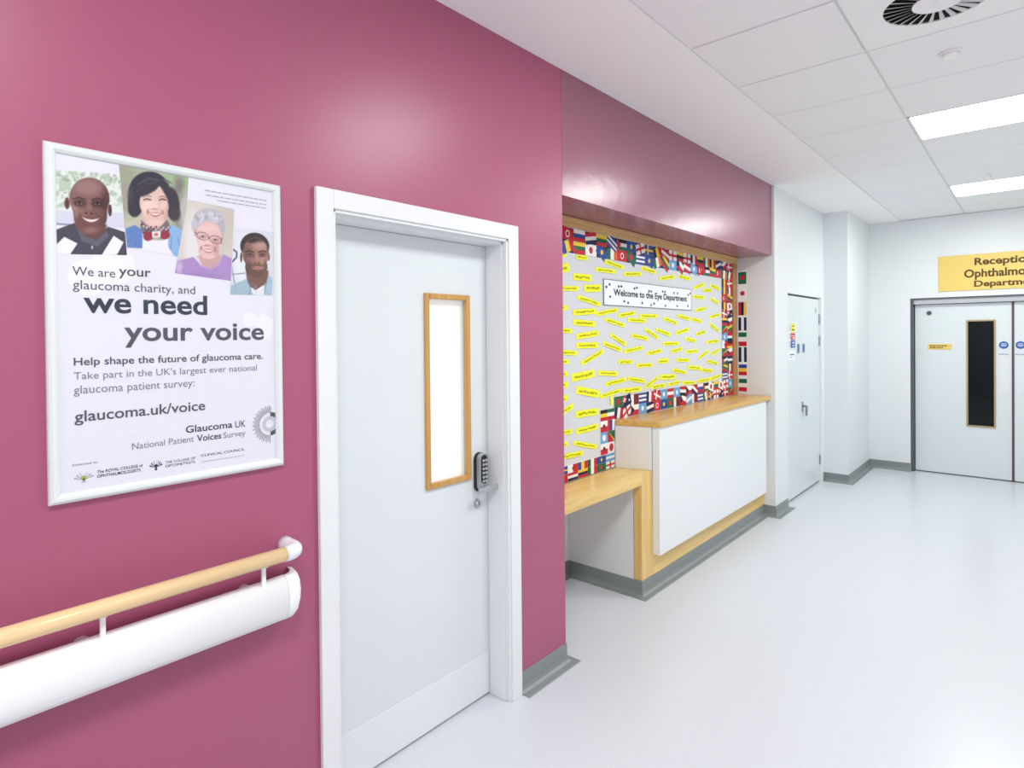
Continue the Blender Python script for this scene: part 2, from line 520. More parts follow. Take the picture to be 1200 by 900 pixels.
# ------------------------------------------------------------------ far double doors
d = thing('door_3', (1.56, YF, 0), None, None, kind='structure')
bm = B()
box(bm, (F0, YF + 0.002, 0), (F0 + 0.030, YF + 0.15, FT), 0.003); box(bm, (F1 - 0.030, YF + 0.002, 0), (F1, YF + 0.15, FT), 0.003)
box(bm, (F0, YF + 0.001, FT - 0.016), (F1, YF + 0.02, FT), 0.002)
obj('door_frame', bm, 'darkframe', d)
bm = B(); box(bm, (F0 + 0.03, YF + 0.02, 1.974), (F1 - 0.03, YF + 0.15, FT), 0.003); obj('header', bm, 'header', d)
FY = YF + 0.075
far_leaves = []
M['bead_far'] = wood('grey_oak_bead', (176, 152, 116), 2, 0.4)  # greyer wood tone than the near door's bead
for i, (a, b, va, vb) in enumerate(((0.690, 1.556, 1.166, 1.424), (1.578, 2.432, 1.75, 2.01))):
    bm = B()
    z0, z1 = 0.572, 1.78
    slab_hole(bm, 'y', FY, FY + 0.045, (a, 0.012), (b, 1.968), (va + 0.01, z0 + 0.01), (vb - 0.01, z1 - 0.01))
    lf = obj('door_leaf', bm, 'door', d)
    far_leaves.append(lf)
    bm = B(); frame_rect(bm, 'y', (va, z0), (vb, z1), 0.017, FY - 0.010, FY + 0.012, 0.003); obj('vision_bead', bm, 'bead_far', lf)
    bm = B(); box(bm, (va + 0.012, FY + 0.018, z0 + 0.012), (vb - 0.012, FY + 0.026, z1 - 0.012)); obj('vision_pane', bm, 'glass_dark', lf)
    pa = 1.458 if i == 0 else 1.592
    bm = B(); box(bm, (pa, FY - 0.002, 0.955), (pa + 0.088, FY, 1.375), 0.0008, seg=1); obj('finger_plate', bm, 'plate', lf)
bm = B(); box(bm, (1.556, FY - 0.003, 0.012), (1.578, FY + 0.045, 1.968)); obj('edge_strip', bm, 'gap_strip', d)  # dark strip filling the gap between the two leaves
bm = B(); cyl(bm, (0.826, FY, 1.872), (0.826, FY - 0.012, 1.872), 0.024); cyl(bm, (0.826, FY - 0.012, 1.872), (0.826, FY - 0.02, 1.872), 0.014); obj('door_stop', bm, 'darkframe', far_leaves[0])
bm = B(); box(bm, (F0, FY + 0.05, 0), (F1, FY + 0.07, FT)); obj('door_backing', bm, 'dark', d)

# ------------------------------------------------------------------ low desk and high counter
CY, CE = 3.44, 3.585       # knee-space side, left end of the high counter
XF = -0.078                # face of the oak frame
t = thing('low_desk', (-0.2, 3.0, 0), 'low light oak desk in the alcove, left of the high reception counter', 'desk')
bm = B(); box(bm, (XB + 0.005, YC + 0.002, 0.698), (XF, CE - 0.021, 0.772), 0.002); obj('desk_top', bm, 'oak', t)
bm = B(); box(bm, (-0.135, CY, 0.094), (XF + 0.0004, CE - 0.0005, 0.771), 0.002); obj('leg', bm, 'oak_up', t)
bm = B(); box(bm, (-0.634, CY, 0.004), (-0.137, CY + 0.05, 0.697)); obj('side_panel', bm, 'recess', t)
bm = B(); box(bm, (-0.634, YC + 0.002, 0.698), (XB - 0.02, CY + 0.05, 0.765)); obj('rear_shelf', bm, 'recess', t)
def skew_end(bm):
    # the left end of the high counter is cut at a slight angle
    for v in bm.verts:
        if v.co.y < 4: v.co.y += 0.27 * (v.co.x + 0.03)
t = thing('reception_counter', (-0.2, 4.65, 0), 'high white reception counter with an oak top in the flag-edged alcove', 'counter')
bm = B(); box(bm, (XB + 0.006, CE - 0.004, 1.049), (-0.016, YP - 0.004, 1.087), 0.003); skew_end(bm); obj('counter_top', bm, 'oak_top', t)
bm = B(); box(bm, (XF, CE, 0.228), (-0.028, YP - 0.085, 1.049), 0.002); obj('fascia_panel', bm, 'counter_white', t)
bm = B(); box(bm, (XB + 0.006, CE - 0.008, 0.773), (XF, CE + 0.01, 1.048)); skew_end(bm); obj('end_panel', bm, 'end_white', t)
bm = B(); box(bm, (-0.12, CE + 0.001, 0.0), (XF, YP - 0.003, 0.40), 0.002); obj('plinth', bm, 'oak', t)
bm = B(); box(bm, (XB + 0.008, CE + 0.012, 0.0), (-0.122, YP - 0.004, 1.047)); obj('carcass', bm, 'recess', t)

# ------------------------------------------------------------------ display board above the counters
t = thing('display_board', (XB, 4.1, 0.772), 'large grey paper-covered board closing the alcove above the counter', 'board')
bm = B(); box(bm, (XB - 0.03, YC + 0.003, 0.773), (XB, YP - 0.004, 2.345)); obj('backing_panel', bm, 'board', t)
bm = B(); box(bm, (XB, YC + 0.003, 2.292), (XB + 0.012, 5.70, 2.318), 0.002); box(bm, (XB, YC + 0.003, 2.318), (XB + 0.03, 5.70, 2.348), 0.003)
structure('trim_1', bm, 'trim')
bm = B(); box(bm, (XB, 5.600, 1.088), (XB + 0.016, 5.690, 2.292), 0.004); structure('trim_2', bm, 'trim_up')

# flags: each border is a strip of paper with its flags as parts
def V3(*n): return [('rect', i / 3, 0, (i + 1) / 3, 1, c) for i, c in enumerate(n)]
def H3(*n): return [('rect', 0, 1 - (i + 1) / len(n), 1, 1 - i / len(n), c) for i, c in enumerate(n)]
FLAGS = [
    V3('green', 'white', 'orange'), V3('navy', 'white', 'red'), V3('black', 'yellow', 'red'), V3('green', 'white', 'red'), V3('blue', 'yellow', 'red'),
    H3('black', 'red', 'yellow'), H3('red', 'white', 'navy'), H3('white', 'blue', 'red'), H3('red', 'white', 'red'), H3('sky', 'white', 'sky'), H3('red', 'white', 'black'),
    H3('yellow', 'navy', 'red'), H3('yellow', 'green', 'red'), H3('blue', 'white', 'blue', 'white', 'blue'), H3('navy', 'white', 'navy'),
    [('rect', 0, 0, 1, 1, 'red'), ('rect', .3, 0, .45, 1, 'white'), ('rect', 0, .4, 1, .6, 'white')],
    [('rect', 0, 0, 1, 1, 'white'), ('rect', .42, 0, .58, 1, 'red'), ('rect', 0, .38, 1, .62, 'red')],
    [('rect', 0, 0, 1, 1, 'blue'), ('rect', .3, 0, .45, 1, 'yellow'), ('rect', 0, .4, 1, .6, 'yellow')],
    [('rect', 0, 0, 1, 1, 'red'), ('disc', .5, .5, .3, 'white'), ('disc', .5, .5, .2, 'red')],
    [('rect', 0, 0, 1, 1, 'white'), ('disc', .5, .5, .3, 'red')],
    [('rect', 0, 0, 1, 1, 'green'), ('disc', .45, .5, .3, 'red')],
    [('rect', 0, 0, 1, 1, 'navy'), ('rect', 0, .5, .45, 1, 'red'), ('rect', .18, .5, .26, 1, 'white'), ('rect', 0, .7, .45, .8, 'white'), ('disc', .75, .4, .12, 'white')],
    [('rect', 0, .5, 1, 1, 'white'), ('rect', 0, 0, 1, .5, 'red'), ('tri', 0, 0, .45, .5, 0, 1, 'navy')],
    [('rect', 0, .66, 1, 1, 'black'), ('rect', 0, .33, 1, .66, 'white'), ('rect', 0, 0, 1, .33, 'green'), ('tri', 0, 0, .4, .5, 0, 1, 'red')],
    [('rect', 0, 0, 1, 1, 'green'), ('tri', 0, 0, 1, 0, 1, 1, 'red'), ('tri', 0, .1, 1, .9, .9, 1, 'yellow')],
    [('rect', 0, 0, 1, 1, 'red'), ('disc', .4, .5, .26, 'white'), ('disc', .46, .5, .2, 'red'), ('disc', .62, .5, .08, 'white')],
    [('rect', 0, 0, 1, 1, 'blue'), ('disc', .5, .5, .22, 'yellow')],
    [('rect', 0, 0, 1, 1, 'maroon'), ('rect', 0, 0, .35, 1, 'white')],
    [('rect', 0, 0, .5, 1, 'white'), ('rect', .5, 0, 1, 1, 'red'), ('disc', .5, .5, .18, 'maroon')],
    [('rect', 0, 0, 1, 1, 'sky'), ('disc', .5, .5, .25, 'white')],
]
PAL = ['white', 'red', 'blue', 'navy', 'green', 'yellow', 'black', 'orange', 'sky', 'maroon']
def flag_bm(spec, plane, depth, u0, v0, w, h, ang=0.0, turn=False):
    """One paper flag: a thin slip whose printed shapes stand a hair proud of it."""
    bm = B()
    ca, sa = math.cos(ang), math.sin(ang)
    def P(a, b, e):
        if turn: a, b = b, 1 - a
        x, y = (a - .5) * w, (b - .5) * h
        u, v = u0 + w / 2 + x * ca - y * sa, v0 + h / 2 + x * sa + y * ca
        return (depth + e, u, v) if plane == 'x' else (u, depth - e, v)
    lo = [P(a, b, 0.0) for a, b in ((0, 0), (1, 0), (1, 1), (0, 1))]
    hi = [P(a, b, 0.0008) for a, b in ((0, 0), (1, 0), (1, 1), (0, 1))]
    L = [bm.verts.new(p) for p in lo]; U = [bm.verts.new(p) for p in hi]
    for k in range(4):
        bm.faces.new((L[k], L[(k + 1) % 4], U[(k + 1) % 4], U[k]))
    bm.faces.new(U); bm.faces.new(L[::-1])
    for i, s in enumerate(spec):
        e = 0.0010 + i * 0.00025
        mi = PAL.index(s[-1])
        if s[0] == 'rect':
            a, b, c, d_ = s[1:5]
            poly(bm, [P(a, b, e), P(c, b, e), P(c, d_, e), P(a, d_, e)], mi)
        elif s[0] == 'tri':
            poly(bm, [P(s[1], s[2], e), P(s[3], s[4], e), P(s[5], s[6], e)], mi)
        else:
            poly(bm, [P(s[1] + s[3] * h / w * math.cos(k * math.tau / 14) if not turn else s[1] + s[3] * w / h * math.cos(k * math.tau / 14), s[2] + s[3] * math.sin(k * math.tau / 14), e) for k in range(14)], mi)
    return bm
FM = ['f_' + p for p in PAL]
rng = random.Random(11)
def flag_border(label, plane, depth, u0, u1, v0, v1, nu, nv, jitter=0.0, turn=False, gap=0.0, back='f_white'):
    t = thing('flag_border', (depth, (u0 + u1) / 2, v0) if plane == 'x' else ((u0 + u1) / 2, depth, v0), label, 'flag border', 'flag borders round the board')
    bm = B()
    if plane == 'x': box(bm, (depth, u0, v0), (depth + 0.0012, u1, v1))
    else: box(bm, (u0, depth - 0.0012, v0), (u1, depth, v1))
    obj('paper_strip', bm, back, t)
    w, h = (u1 - u0) / nu, (v1 - v0) / nv
    last = None
    for j in range(nv):
        for i in range(nu):
            f = rng.choice(FLAGS)
            while f is last: f = rng.choice(FLAGS)
            last = f
            ang = rng.uniform(-jitter, jitter) if jitter and rng.random() < 0.55 else 0.0
            dd = depth + 0.0014 + (0.0012 * rng.random() if ang else 0)
            if plane != 'x': dd = depth - 0.0014
            g = gap * rng.random()
            obj('flag', flag_bm(f, plane, dd, u0 + i * w + 0.0005, v0 + j * h + 0.0005 + g * h / 2, w - 0.001, h * (1 - g) - 0.001, ang, turn), FM, t, smooth='keep')
    return t
flag_border('long double row of small flags along the top of the grey board', 'x', XB, 2.53, 5.595, 2.140, 2.288, 24, 2, 0.6, back='f_navy')
flag_border('upright double column of flags beside the oak jamb at the right of the board', 'x', XB, 5.350, 5.595, 1.240, 2.138, 2, 13, 0.25, back='f_black')
flag_border('double row of flags just above the oak top of the high counter', 'x', XB, 3.500, 5.595, 1.090, 1.236, 19, 2, 0.5, back='f_maroon')
flag_border('stepped column of flags against the white end of the high counter', 'x', XB, 3.326, 3.502, 0.875, 1.165, 2, 4, 0.0, True)
flag_border('double row of flags just above the low oak desk', 'x', XB, 2.53, 3.498, 0.776, 0.872, 9, 2, 0.0)
flag_border('single column of turned flags on the white return beside the oak jamb', 'y', YP, -0.296, -0.222, 1.10, 2.235, 1, 8, 0.0, True, 0.3)

# yellow paper slips
SLIPS = [[2.886, 2.119, 2.968, 2.127, 0.02], [3.066, 2.121, 3.193, 2.124, 0.021], [2.884, 2.032, 2.993, 2.053, 0.045], [3.393, 2.123, 3.632, 2.098, 0.023],
 [3.285, 2.063, 3.526, 2.064, 0.019], [3.637, 2.056, 3.888, 2.076, 0.018], [3.882, 2.117, 4.102, 2.101, 0.018], [3.037, 2.0, 3.235, 2.003, 0.037],
 [2.883, 1.92, 3.091, 1.931, 0.02], [3.152, 1.934, 3.344, 1.947, 0.04], [4.155, 2.06, 4.412, 2.09, 0.023], [4.479, 2.102, 4.706, 2.091, 0.02],
 [4.759, 2.021, 4.977, 2.068, 0.018], [5.099, 2.064, 5.317, 2.041, 0.022], [4.95, 2.015, 5.129, 2.021, 0.022], [4.75, 1.955, 4.975, 1.952, 0.025],
 [5.097, 1.95, 5.284, 1.916, 0.018], [4.785, 1.84, 5.006, 1.867, 0.021], [5.083, 1.788, 5.305, 1.821, 0.018], [3.853, 1.778, 4.124, 1.783, 0.018],
 [3.56, 1.774, 3.792, 1.8, 0.018], [3.685, 1.75, 3.94, 1.745, 0.018], [3.286, 1.778, 3.55, 1.814, 0.018], [4.22, 1.768, 4.451, 1.732, 0.018],
 [4.452, 1.794, 4.685, 1.769, 0.018], [4.718, 1.772, 4.919, 1.751, 0.018], [5.079, 1.731, 5.284, 1.673, 0.018], [2.881, 1.811, 2.976, 1.808, 0.02],
 [3.077, 1.879, 3.338, 1.841, 0.021], [3.03, 1.782, 3.287, 1.799, 0.032], [3.033, 1.726, 3.279, 1.715, 0.032], [3.388, 1.749, 3.644, 1.708, 0.023],
 [2.879, 1.677, 3.019, 1.672, 0.023], [3.062, 1.638, 3.317, 1.66, 0.032], [3.061, 1.584, 3.306, 1.583, 0.032], [3.454, 1.65, 3.662, 1.579, 0.023],
 [3.365, 1.595, 3.601, 1.543, 0.02], [3.736, 1.643, 3.973, 1.615, 0.021], [3.64, 1.534, 3.895, 1.556, 0.024], [2.877, 1.55, 3.072, 1.537, 0.023],
 [3.112, 1.471, 3.369, 1.546, 0.027], [2.876, 1.493, 2.985, 1.489, 0.025], [2.875, 1.42, 2.971, 1.416, 0.018], [3.006, 1.391, 3.261, 1.406, 0.042],
 [3.301, 1.406, 3.543, 1.388, 0.028], [3.556, 1.467, 3.745, 1.46, 0.018], [3.805, 1.431, 4.038, 1.428, 0.024], [3.392, 1.327, 3.661, 1.345, 0.023],
 [3.684, 1.349, 3.927, 1.314, 0.024], [3.055, 1.316, 3.319, 1.269, 0.042], [3.329, 1.252, 3.597, 1.277, 0.022], [3.609, 1.27, 3.87, 1.266, 0.029],
 [2.874, 1.346, 2.974, 1.357, 0.03], [2.873, 1.264, 2.969, 1.279, 0.03], [2.889, 1.188, 3.026, 1.225, 0.03], [3.048, 1.166, 3.302, 1.162, 0.037],
 [2.87, 1.078, 3.01, 1.07, 0.025], [3.051, 1.063, 3.296, 1.068, 0.032], [3.027, 0.999, 3.284, 0.937, 0.026], [2.869, 0.991, 2.969, 1.007, 0.025],
 [2.894, 0.932, 3.123, 0.925, 0.026], [3.92, 1.272, 4.13, 1.333, 0.019], [4.01, 1.266, 4.25, 1.269, 0.022], [4.292, 1.266, 4.489, 1.277, 0.023],
 [4.535, 1.266, 4.776, 1.251, 0.02], [4.826, 1.26, 5.071, 1.263, 0.021], [5.082, 1.262, 5.326, 1.285, 0.026], [4.164, 1.331, 4.41, 1.321, 0.035],
 [4.365, 1.376, 4.607, 1.34, 0.02], [4.636, 1.384, 4.889, 1.365, 0.028], [4.899, 1.35, 5.14, 1.331, 0.018], [5.02, 1.42, 5.245, 1.39, 0.022],
 [4.431, 1.449, 4.667, 1.44, 0.02], [4.125, 1.449, 4.295, 1.451, 0.032], [3.958, 1.511, 4.185, 1.528, 0.019], [4.341, 1.516, 4.533, 1.536, 0.023],
 [4.601, 1.506, 4.84, 1.513, 0.024], [4.849, 1.448, 5.054, 1.508, 0.018], [5.097, 1.472, 5.293, 1.512, 0.018], [5.012, 1.579, 5.271, 1.588, 0.022],
 [4.592, 1.614, 4.798, 1.591, 0.021], [4.203, 1.578, 4.479, 1.577, 0.023], [4.424, 1.655, 4.661, 1.688, 0.027], [4.798, 1.646, 4.988, 1.668, 0.018],
 [4.095, 1.683, 4.334, 1.644, 0.022], [3.929, 1.686, 4.135, 1.618, 0.019], [3.465, 1.247, 3.464, 1.186, 0.022]]
XS = XB + 0.0002
fixed = []
for y0, z0, y1, z1, w in SLIPS:
    if y0 < 2.9 and math.hypot(y1 - y0, z1 - z0) < 0.22:
        L = math.hypot(y1 - y0, z1 - z0)
        k = 0.24 / L
        y0, z0 = max(2.53, y1 - (y1 - y0) * k), z1 - (z1 - z0) * k
    fixed.append((y0, z0, y1, z1, max(w * 1.15, 0.029)))
fixed.sort(key=lambda s: -(s[1] + s[3]))
bands = [('in the row under the top flags', 1.995), ('in the rows beside the welcome notice', 1.83), ('in the first row below the welcome notice', 1.76), ('in the second row below the welcome notice', 1.68),
         ('in the third row below the welcome notice', 1.60), ('in the middle row of the board', 1.53), ('in the row just below the middle', 1.45),
         ('in the third row above the counter flags', 1.375), ('in the second row above the counter flags', 1.305), ('in the row on the counter flags', 1.225), ('left of the counter end', 1.10), ('low on the left above the desk flags', 0.0)]
ORD = ['leftmost'] + [w + ' from the left' for w in 'second third fourth fifth sixth seventh eighth ninth tenth eleventh twelfth thirteenth fourteenth fifteenth'.split()]
groups = {}
for s in fixed:
    zc = (s[1] + s[3]) / 2
    b = next(i for i, (n, lo) in enumerate(bands) if zc > lo)
    groups.setdefault(b, []).append(s)
for b, ss in groups.items():
    ss.sort(key=lambda s: s[0] + s[2])
    for i, (y0, z0, y1, z1, w) in enumerate(ss):
        p, q = Vector((0, y0, z0)), Vector((0, y1, z1))
        dv = (q - p).normalized()
        nv = Vector((0, -dv.z, dv.y))
        bm = B()
        L = (q - p).length
        lift = 0.0016 + 0.0004 * (i % 3)
        n = 6
        rows = []
        for k in range(n + 1):   # the slip bows a little off the board
            c = p + dv * (L * k / n)
            h = lift + 0.0025 * math.sin(math.pi * k / n)
            rows.append([bm.verts.new((XS + e, c.y + nv.y * s * w / 2, c.z + nv.z * s * w / 2)) for s, e in ((-1, h), (1, h), (1, h - 0.0008), (-1, h - 0.0008))])
        for k in range(n):
            for j in range(4):
                bm.faces.new((rows[k][j], rows[k][(j + 1) % 4], rows[k + 1][(j + 1) % 4], rows[k + 1][j]))
        bm.faces.new(rows[0]); bm.faces.new(rows[-1][::-1])
        bm.normal_update()
        # pen strokes, too small to read
        if L > 0.1:
            a = 0.12 * L
            while a < 0.86 * L:
                ln = rng.uniform(0.012, 0.04)
                e = min(a + ln, 0.88 * L)
                hw = w * rng.uniform(0.10, 0.16)
                oz = rng.uniform(-0.08, 0.08) * w
                h = XS + lift + 0.0034
                c0, c1 = p + dv * a + nv * oz, p + dv * e + nv * oz
                poly(bm, [(h, c0.y - nv.y * hw, c0.z - nv.z * hw), (h, c1.y - nv.y * hw, c1.z - nv.z * hw), (h, c1.y + nv.y * hw, c1.z + nv.z * hw), (h, c0.y + nv.y * hw, c0.z + nv.z * hw)], 1)
                a = e + rng.uniform(0.003, 0.007)
        sl = (z1 - z0) / max(0.01, abs(y1 - y0))
        tilt = 'upright' if abs(sl) > 2 else 'rising' if sl > 0.09 else 'falling' if sl < -0.09 else 'level'
        where = ORD[i] if i < len(ss) - 1 or len(ss) == 1 else 'rightmost'
        o = obj('paper_slip', bm, ['yellow', 'pen'], smooth='keep')
        tag(o, '%s yellow paper slip, %s, %s' % (tilt, where, bands[b][0]), 'paper slip', 'yellow slips on the board')

# welcome notice
WELCOME = {'L': [-0.3, 3.4965, 1.9134],
 'R': [-0.3, 4.5921, 1.9295],
 'bot': [-0.3, 4.1321, 1.8921],
 'marks': [[3.4067, 1.9617], [3.447, 1.9795], [3.5631, 1.9732], [3.5967, 1.9751], [3.7765, 1.9704], [3.8091, 1.9781], [3.9878, 1.9633], [4.0202, 1.9619],
           [4.2018, 1.9709], [4.2395, 1.9696], [4.3919, 1.9686], [4.4514, 1.9688], [4.624, 1.9478], [4.6593, 1.9629], [3.6348, 1.8765], [3.6864, 1.8686], [3.885, 1.8739],
           [4.0187, 1.8633], [4.0649, 1.876], [4.2449, 1.8656], [4.4454, 1.8707], [4.6388, 1.8769], [3.4533, 1.9003]],
 'top': [-0.3, 3.5024, 1.9473]}
t = thing('welcome_notice', (XB, 4.04, 1.842), 'white paper banner reading Welcome to the Eye Department among yellow slips', 'notice')
bm = B(); box(bm, (XB + 0.0002, 3.378, 1.842), (XB + 0.005, 4.703, 2.006), 0.001, seg=1); nsheet = obj('notice_sheet', bm, 'signpaper', t)
bm = B(); frame_rect(bm, 'x', (3.375, 1.839), (4.706, 2.009), 0.004, XB + 0.0004, XB + 0.006, 0.0); obj('notice_edge', bm, 'greyink', t)
obj('lettering', text_bm('Welcome to the Eye Department', 'x', XB + 0.0056, WELCOME['L'][1], WELCOME['R'][1] + 0.03, WELCOME['bot'][2], WELCOME['top'][2] + 0.004, 0.028), 'blackink', nsheet, smooth='keep')
bm = B()
for i, (y, z) in enumerate(WELCOME['marks']):   # little eye doodles
    z = z - 0.004
    if 4.6 < y < 4.7 and z > 1.9: y, z = y + 0.022, z + 0.016
    disc(bm, (XB + 0.0056, y, z), 0.013, 'x', 12, 0, 0.009)
    disc(bm, (XB + 0.0058, y, z), 0.0065 if i % 3 else 0.010, 'x', 10, 1, 0.0065)
obj('eye_doodles', bm, ['greyink', 'blackink'], nsheet, smooth='keep')

# ------------------------------------------------------------------ poster
TEXTS = [('We are', 0, 0, 0.4097, 0.5026, 1.803, 1.825), ('your', 1, 0, 0.5111, 0.5872, 1.8018, 1.8265), ('glaucoma charity, and', 0, 0, 0.4101, 0.7014, 1.7623, 1.7919),
 ('we need', 2, 1, 0.4317, 0.7342, 1.711, 1.7664), ('your voice', 2, 0, 0.5215, 0.9039, 1.6227, 1.6887),
 ('Help shape the future of glaucoma care.', 1, 0, 0.4097, 0.8991, 1.5748, 1.6002), ("Take part in the UK's largest ever national", 0, 2, 0.4093, 0.8795, 1.5407, 1.5652),
 ('glaucoma patient survey:', 0, 2, 0.4088, 0.6958, 1.5044, 1.5313), ('glaucoma.uk/voice', 1, 0, 0.4093, 0.7245, 1.4329, 1.4692),
 ('Glaucoma', 1, 1, 0.671, 0.8021, 1.3821, 1.4023), ('UK', 0, 1, 0.811, 0.8422, 1.3804, 1.4), ('National Patient', 0, 2, 0.5359, 0.6924, 1.3559, 1.3726),
 ('Voices', 1, 1, 0.7006, 0.7691, 1.3543, 1.373), ('Survey', 0, 2, 0.7753, 0.8418, 1.3484, 1.3714), ('Endorsed by', 0, 2, 0.4035, 0.458, 1.3321, 1.3394),
 ('The ROYAL COLLEGE of', 1, 1, 0.4559, 0.5606, 1.3073, 1.3149), ('OPHTHALMOLOGISTS', 1, 1, 0.4557, 0.5553, 1.296, 1.3041),
 ('THE COLLEGE OF', 0, 1, 0.6167, 0.6952, 1.3058, 1.3128), ('OPTOMETRISTS', 0, 1, 0.6166, 0.6951, 1.2954, 1.3024),
 ('CLINICAL COUNCIL', 0, 1, 0.7117, 0.8385, 1.3099, 1.3172)]
PHOTOS = {'p1': {'A': [[3495.1163, -37.4924, -1211.6969], [421.9066, -3019.5538, 6242.1001]], 'c': [[0.3782, 2.0544], [0.5166, 2.0708], [0.5307, 1.8633], [0.3773, 1.852]]},
 'p2': {'A': [[3033.6251, -55.5874, -934.3486], [438.7939, -2811.0053, 5820.0854]], 'c': [[0.515, 2.0946], [0.6874, 2.0942], [0.673, 1.8695], [0.5309, 1.8833]]},
 'p3': {'A': [[2690.5571, -26.6259, -1596.0778], [274.304, -2641.7885, 5343.708]], 'c': [[0.6854, 2.0322], [0.8159, 2.0256], [0.8029, 1.8138], [0.6478, 1.8252]]},
 'p4': {'A': [[2398.3908, -30.1081, -1353.0035], [206.0628, -2500.2383, 5131.2642]], 'c': [[0.8164, 1.9705], [0.9403, 1.973], [0.932, 1.777], [0.8011, 1.7737]]}}
MARKS = {'ccline': [[0.7116, 1.2967], [0.8384, 1.2943]],
 'circ': [[0.4552, 1.8156], [0.4363, 1.7782], [0.8519, 1.7045], [0.919, 1.6478]],
 'crest1': [[0.4033, 1.3166], [0.4504, 1.3169], [0.4262, 1.2893], [0.4266, 1.3189]],
 'crest2': [[0.5763, 1.3092], [0.6103, 1.3128], [0.5929, 1.2904], [0.5933, 1.3224]],
 'sun': [0.921, 1.3801],
 'sunr': 0.06,
 'tiny': [[0.7314, 2.0662], [0.9177, 2.067], [0.736, 2.0537], [0.9176, 2.0539], [0.7673, 2.0429], [0.916, 2.0432]]}
PX = 0.0085
t = thing('poster', (0.0, 0.66, 1.246), 'large framed charity poster with four portrait photographs on the magenta wall', 'poster')
bm = B()
def snap(bm, u0, u1, z0, z1, w):
    """Rounded snap-frame bars with mitred corners."""
    prof = [(0.0, 0.0), (0.0, 0.010), (0.003, 0.015), (0.009, 0.0185), (0.016, 0.018), (0.022, 0.014), (w, 0.0105), (w, 0.0)]
    cor = [(u0, z0, 1, 1), (u1, z0, -1, 1), (u1, z1, -1, -1), (u0, z1, 1, -1)]
    R = [[bm.verts.new((x, u + a * d, z + b * d)) for d, x in prof] for u, z, a, b in cor]
    for i in range(4):
        for j in range(len(prof) - 1):
            bm.faces.new((R[i][j], R[(i + 1) % 4][j], R[(i + 1) % 4][j + 1], R[i][j + 1]))
snap(bm, 0.354, 0.963, 1.246, 2.120, 0.0245)
obj('snap_frame', bm, 'frame', t)
bm = B(); box(bm, (0.0005, 0.37, 1.262), (PX, 0.947, 2.104)); sheet = obj('poster_sheet', bm, 'paper', t)
INK = ['ink0', 'ink1', 'ink2']
for s, b, c, u0, u1, z0, z1 in TEXTS:
    small = z1 - z0 < 0.009
    obj('lettering', text_bm(s, 'x', PX + 0.0007, u0, u1, z0, z1, (0.0, 0.012, 0.02)[b]), INK[c], sheet, smooth='keep')
bm = B()   # pale shapes behind the words and the illegible small print
(c1, e1, c2, e2) = MARKS['circ']
for i, (cy, cz, r) in enumerate(((0.445, 1.80, 0.045), (0.50, 1.835, 0.05), (0.86, 1.70, 0.022), (0.905, 1.665, 0.026))):
    disc(bm, (PX + 0.0001 + 0.0001 * i, cy, cz), r, 'x', 40)
    obj('pale_shape', bm, 'pale', sheet, smooth='keep'); bm = B()
poly(bm, [(PX + 0.0005, 0.865, 1.69), (PX + 0.0005, 0.925, 1.64), (PX + 0.0005, 0.935, 1.70), (PX + 0.0005, 0.90, 1.72)])
obj('pale_shape', bm, 'pale', sheet, smooth='keep')
tn = MARKS['tiny']
for a, b in ((tn[0], tn[1]), (tn[2], tn[3]), (tn[4], tn[5])):
    bm = B()
    y, z = a[0], (a[1] + b[1]) / 2
    while y < b[0]:
        l = rng.uniform(0.006, 0.02)
        box(bm, (PX + 0.0002, y, z - 0.0016), (PX + 0.0007, min(y + l, b[0]), z + 0.0016))
        y += l + 0.003
    obj('small_print', bm, 'ink3', sheet)
a, b = MARKS['ccline']
bm = B()
box(bm, (PX + 0.0002, a[0], a[1] - 0.002), (PX + 0.0007, b[0], a[1] - 0.0005))
obj('small_print', bm, 'ink3', sheet)
bm = B()   # sunburst emblem cut by the edge of the sheet
sy, sz = MARKS['sun']
sr = MARKS['sunr'] * 0.97
for k in range(30):
    an = math.radians(88 + k * 6.2)
    ca, sa = math.cos(an), math.sin(an)
    r0, r1, hw = sr * 0.60, sr * (1.0 if k % 2 else 0.92), 0.0011
    poly(bm, [(PX + 0.0006, sy + ca * r0 - sa * hw, sz + sa * r0 + ca * hw), (PX + 0.0006, sy + ca * r1 - sa * hw, sz + sa * r1 + ca * hw),
              (PX + 0.0006, sy + ca * r1 + sa * hw, sz + sa * r1 - ca * hw), (PX + 0.0006, sy + ca * r0 + sa * hw, sz + sa * r0 - ca * hw)])
for k in range(20):
    a0, a1 = math.radians(k * 18), math.radians(k * 18 + 9)
    poly(bm, [(PX + 0.0006, sy - 0.002 + r * math.cos(a), sz + r * math.sin(a)) for r, a in ((0.013, a0), (0.024, a0), (0.024, a1), (0.013, a1))], 1)
R_ = []
ue = 0.9375
for k in range(13):
    an = math.radians(-90 + k * 15)
    R_.append(an)
for k in range(12):
    a0, a1 = R_[k], R_[k + 1]
    q = [(r * math.cos(a), r * math.sin(a)) for r, a in ((sr * 0.40, a0), (sr * 0.62, a0), (sr * 0.62, a1), (sr * 0.40, a1))]
    q = [(min(sy + u, ue), sz + v) for u, v in q]
    if max(u for u, v in q) - min(u for u, v in q) > 1e-4:
        poly(bm, [(PX + 0.0008, u, v) for u, v in q], 2)
obj('sunburst_emblem', bm, ['ink2', 'ink3', 'ink0'], sheet, smooth='keep')
bm = B()   # two small crests
